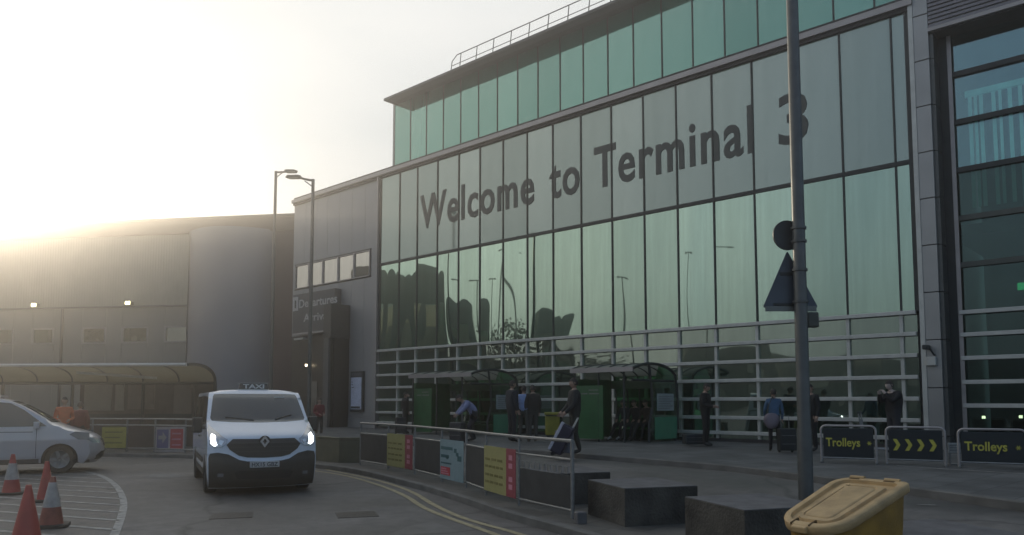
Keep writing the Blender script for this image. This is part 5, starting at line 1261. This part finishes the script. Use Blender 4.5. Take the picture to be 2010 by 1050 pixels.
# ------------------------------------------------------------------ what stands left of the frame and shows in the glass, with an added terrace
def hall(x0, x1, y0, y1, h, n, label, m1):
    P = thing('arched_hall', label, 'building', (0, 0, 0)); m = MB(); m.box((x0, y0, 0), (x1, y1, h)); m.build('wall', m1, P)
    m = MB(); w = (y1 - y0) / n
    for i in range(n):
        yc = y0 + w * (i + .5); pts = [(yc + w / 2 * math.cos(math.pi * k / 10), h + w * .32 * math.sin(math.pi * k / 10)) for k in range(11)]
        nn = len(pts); m.add([(x1, a, b) for a, b in pts] + [(x0, a, b) for a, b in pts], [tuple(range(nn)), tuple(range(nn, 2 * nn))[::-1]] + [(k, k + 1, k + 1 + nn, k + nn) for k in range(nn - 1)])
    m.build('roof', mat('hall_roof', (.10, .12, .11), .6), P)
    for i in range(n):
        yc = y0 + w * (i + .5); m = MB(); m.box((x1 + .01, yc - w * .3, h * .45), (x1 + .08, yc + w * .3, h * .8)); m.build('window', M_fwin, P)
M_hall = mat('hall_wall', (.07, .085, .075), .7, var=.2, scale=.3)
hall(-62, -47, 33, 42.5, 14.6, 4, 'dark hall with arched roof bays standing left of the road', M_hall)
hall(-62, -47, 29.6, 32.6, 11.5, 1, 'small dark hall with one arched roof left of the road', M_hall)
hall(-53, -47, 21.5, 24.0, 10.5, 2, 'low dark block with two rounded roofs left of the road', M_hall)
M_leaf = mat('leaf_dark', (.045, .07, .03), .8, var=.4, scale=2); M_trunk = mat('trunk', (.06, .05, .04), .9)
def tree(x, y, h, label):
    P = thing('tree', label, 'tree', (x, y, 0)); m = MB(); m.tube([(0, 0, 0), (.1, 0, h * .3), (0, .1, h * .7)], [.22, .16, .06], 7)
    for k in range(4): a = k * 1.6; m.tube([(.05, .03, h * (.3 + .08 * k)), (math.cos(a) * h * .18, math.sin(a) * h * .18, h * (.5 + .08 * k))], [.08, .03], 5)
    m.build('trunk', M_trunk, P); m = MB(); rnd = random.Random(int(x * 7 + y))
    cl_ = [(rnd.gauss(0, h * .13), rnd.gauss(0, h * .13), h * (.42 + .5 * rnd.random())) for _ in range(22)]
    for c in cl_:
        for _ in range(26):
            q = Vector(c) + Vector((rnd.gauss(0, 1), rnd.gauss(0, 1), rnd.gauss(0, .8))) * h * .055; a = Vector((rnd.gauss(0, 1), rnd.gauss(0, 1), rnd.gauss(0, 1))).normalized(); b = a.orthogonal().normalized(); s = h * .028
            m.add([q - a * s, q + b * s * .6, q + a * s, q - b * s * .6], [(0, 1, 2, 3)])
    m.build('crown', M_leaf, P)
tree(-50, 27.4, 10.0, 'bushy dark tree beside the arched halls left of the road')
tree(-52, 19.0, 7.5, 'smaller dark tree left of the road, second from the halls')
tree(-56, 15.5, 7.0, 'round dark tree left of the road, farthest from the halls')
for i, (y, h, lab) in enumerate(((29.2, 14, 'thin mast standing beside the small arched hall'), (27.1, 17, 'tall thin mast rising among the trees'), (16, 14, 'twin-armed mast left of the road near the trees'), (7.5, 17, 'farthest twin-armed mast left of the road'))):
    P = thing('mast', lab, 'mast', (-44, y, 0)); m = MB(); m.tube([(0, 0, 0), (0, 0, h)], [.16, .10], 8); m.build('pole', M_pole, P)
    m = MB(); m.tube([(0, -.9, h), (0, .9, h)], .06, 6); m.cbox((0, .8, h - .05), (.2, .5, .1)); m.cbox((0, -.8, h - .05), (.2, .5, .1)); m.build('lamp_head', M_pole, P)
P = thing('reflection_terrace', 'unseen terrace added to darken the low panes, its gaps letting sky reflect', 'building')  # unseen terrace added; its steps and gaps shape the reflections in the glass
for (y0, y1, h) in ((-90, -32, 9.6), (-32, -29.6, 4.2), (-29.6, -19.6, 9.2), (-19.6, -15.8, 4.4), (-15.8, -2, 10.2), (-2, 17, 5.6), (17, 34, 8.2)):
    m = MB(); m.box((-95, y0 + .01, 0), (-84, y1 - .01, h)); w_ = m.build('wall', mat('terrace_wall', (.03, .04, .03), .8, var=.25, scale=.4), P)
    if h > 8:
        k = int((y1 - y0) / 3.4)
        for i in range(k):
            y = y0 + (y1 - y0) * (i + .3) / k
            for z in (1.5, 5.0): m = MB(); m.box((-83.98, y, z), (-83.9, y + 1.5, z + 1.6)); m.build('window', M_fwin, w_)
# ------------------------------------------------------------------ air: scattering volume added to stand in for lens glare at the left
hz = MB(); hz.box((-130, -90, -1), (75, 150, 19)); m_, t_, b_ = nmat('glare_haze'); 
t_.nodes.remove(b_); pv = t_.nodes.new('ShaderNodeVolumePrincipled'); pv.inputs['Color'].default_value = (.95, .92, .88, 1); pv.inputs['Density'].default_value = .0064; pv.inputs['Anisotropy'].default_value = .84
t_.links.new(pv.outputs[0], t_.nodes['Material Output'].inputs['Volume'])
HAZE = True
if HAZE: h_ = hz.build('glare_haze', m_); h_['kind'] = 'stuff'
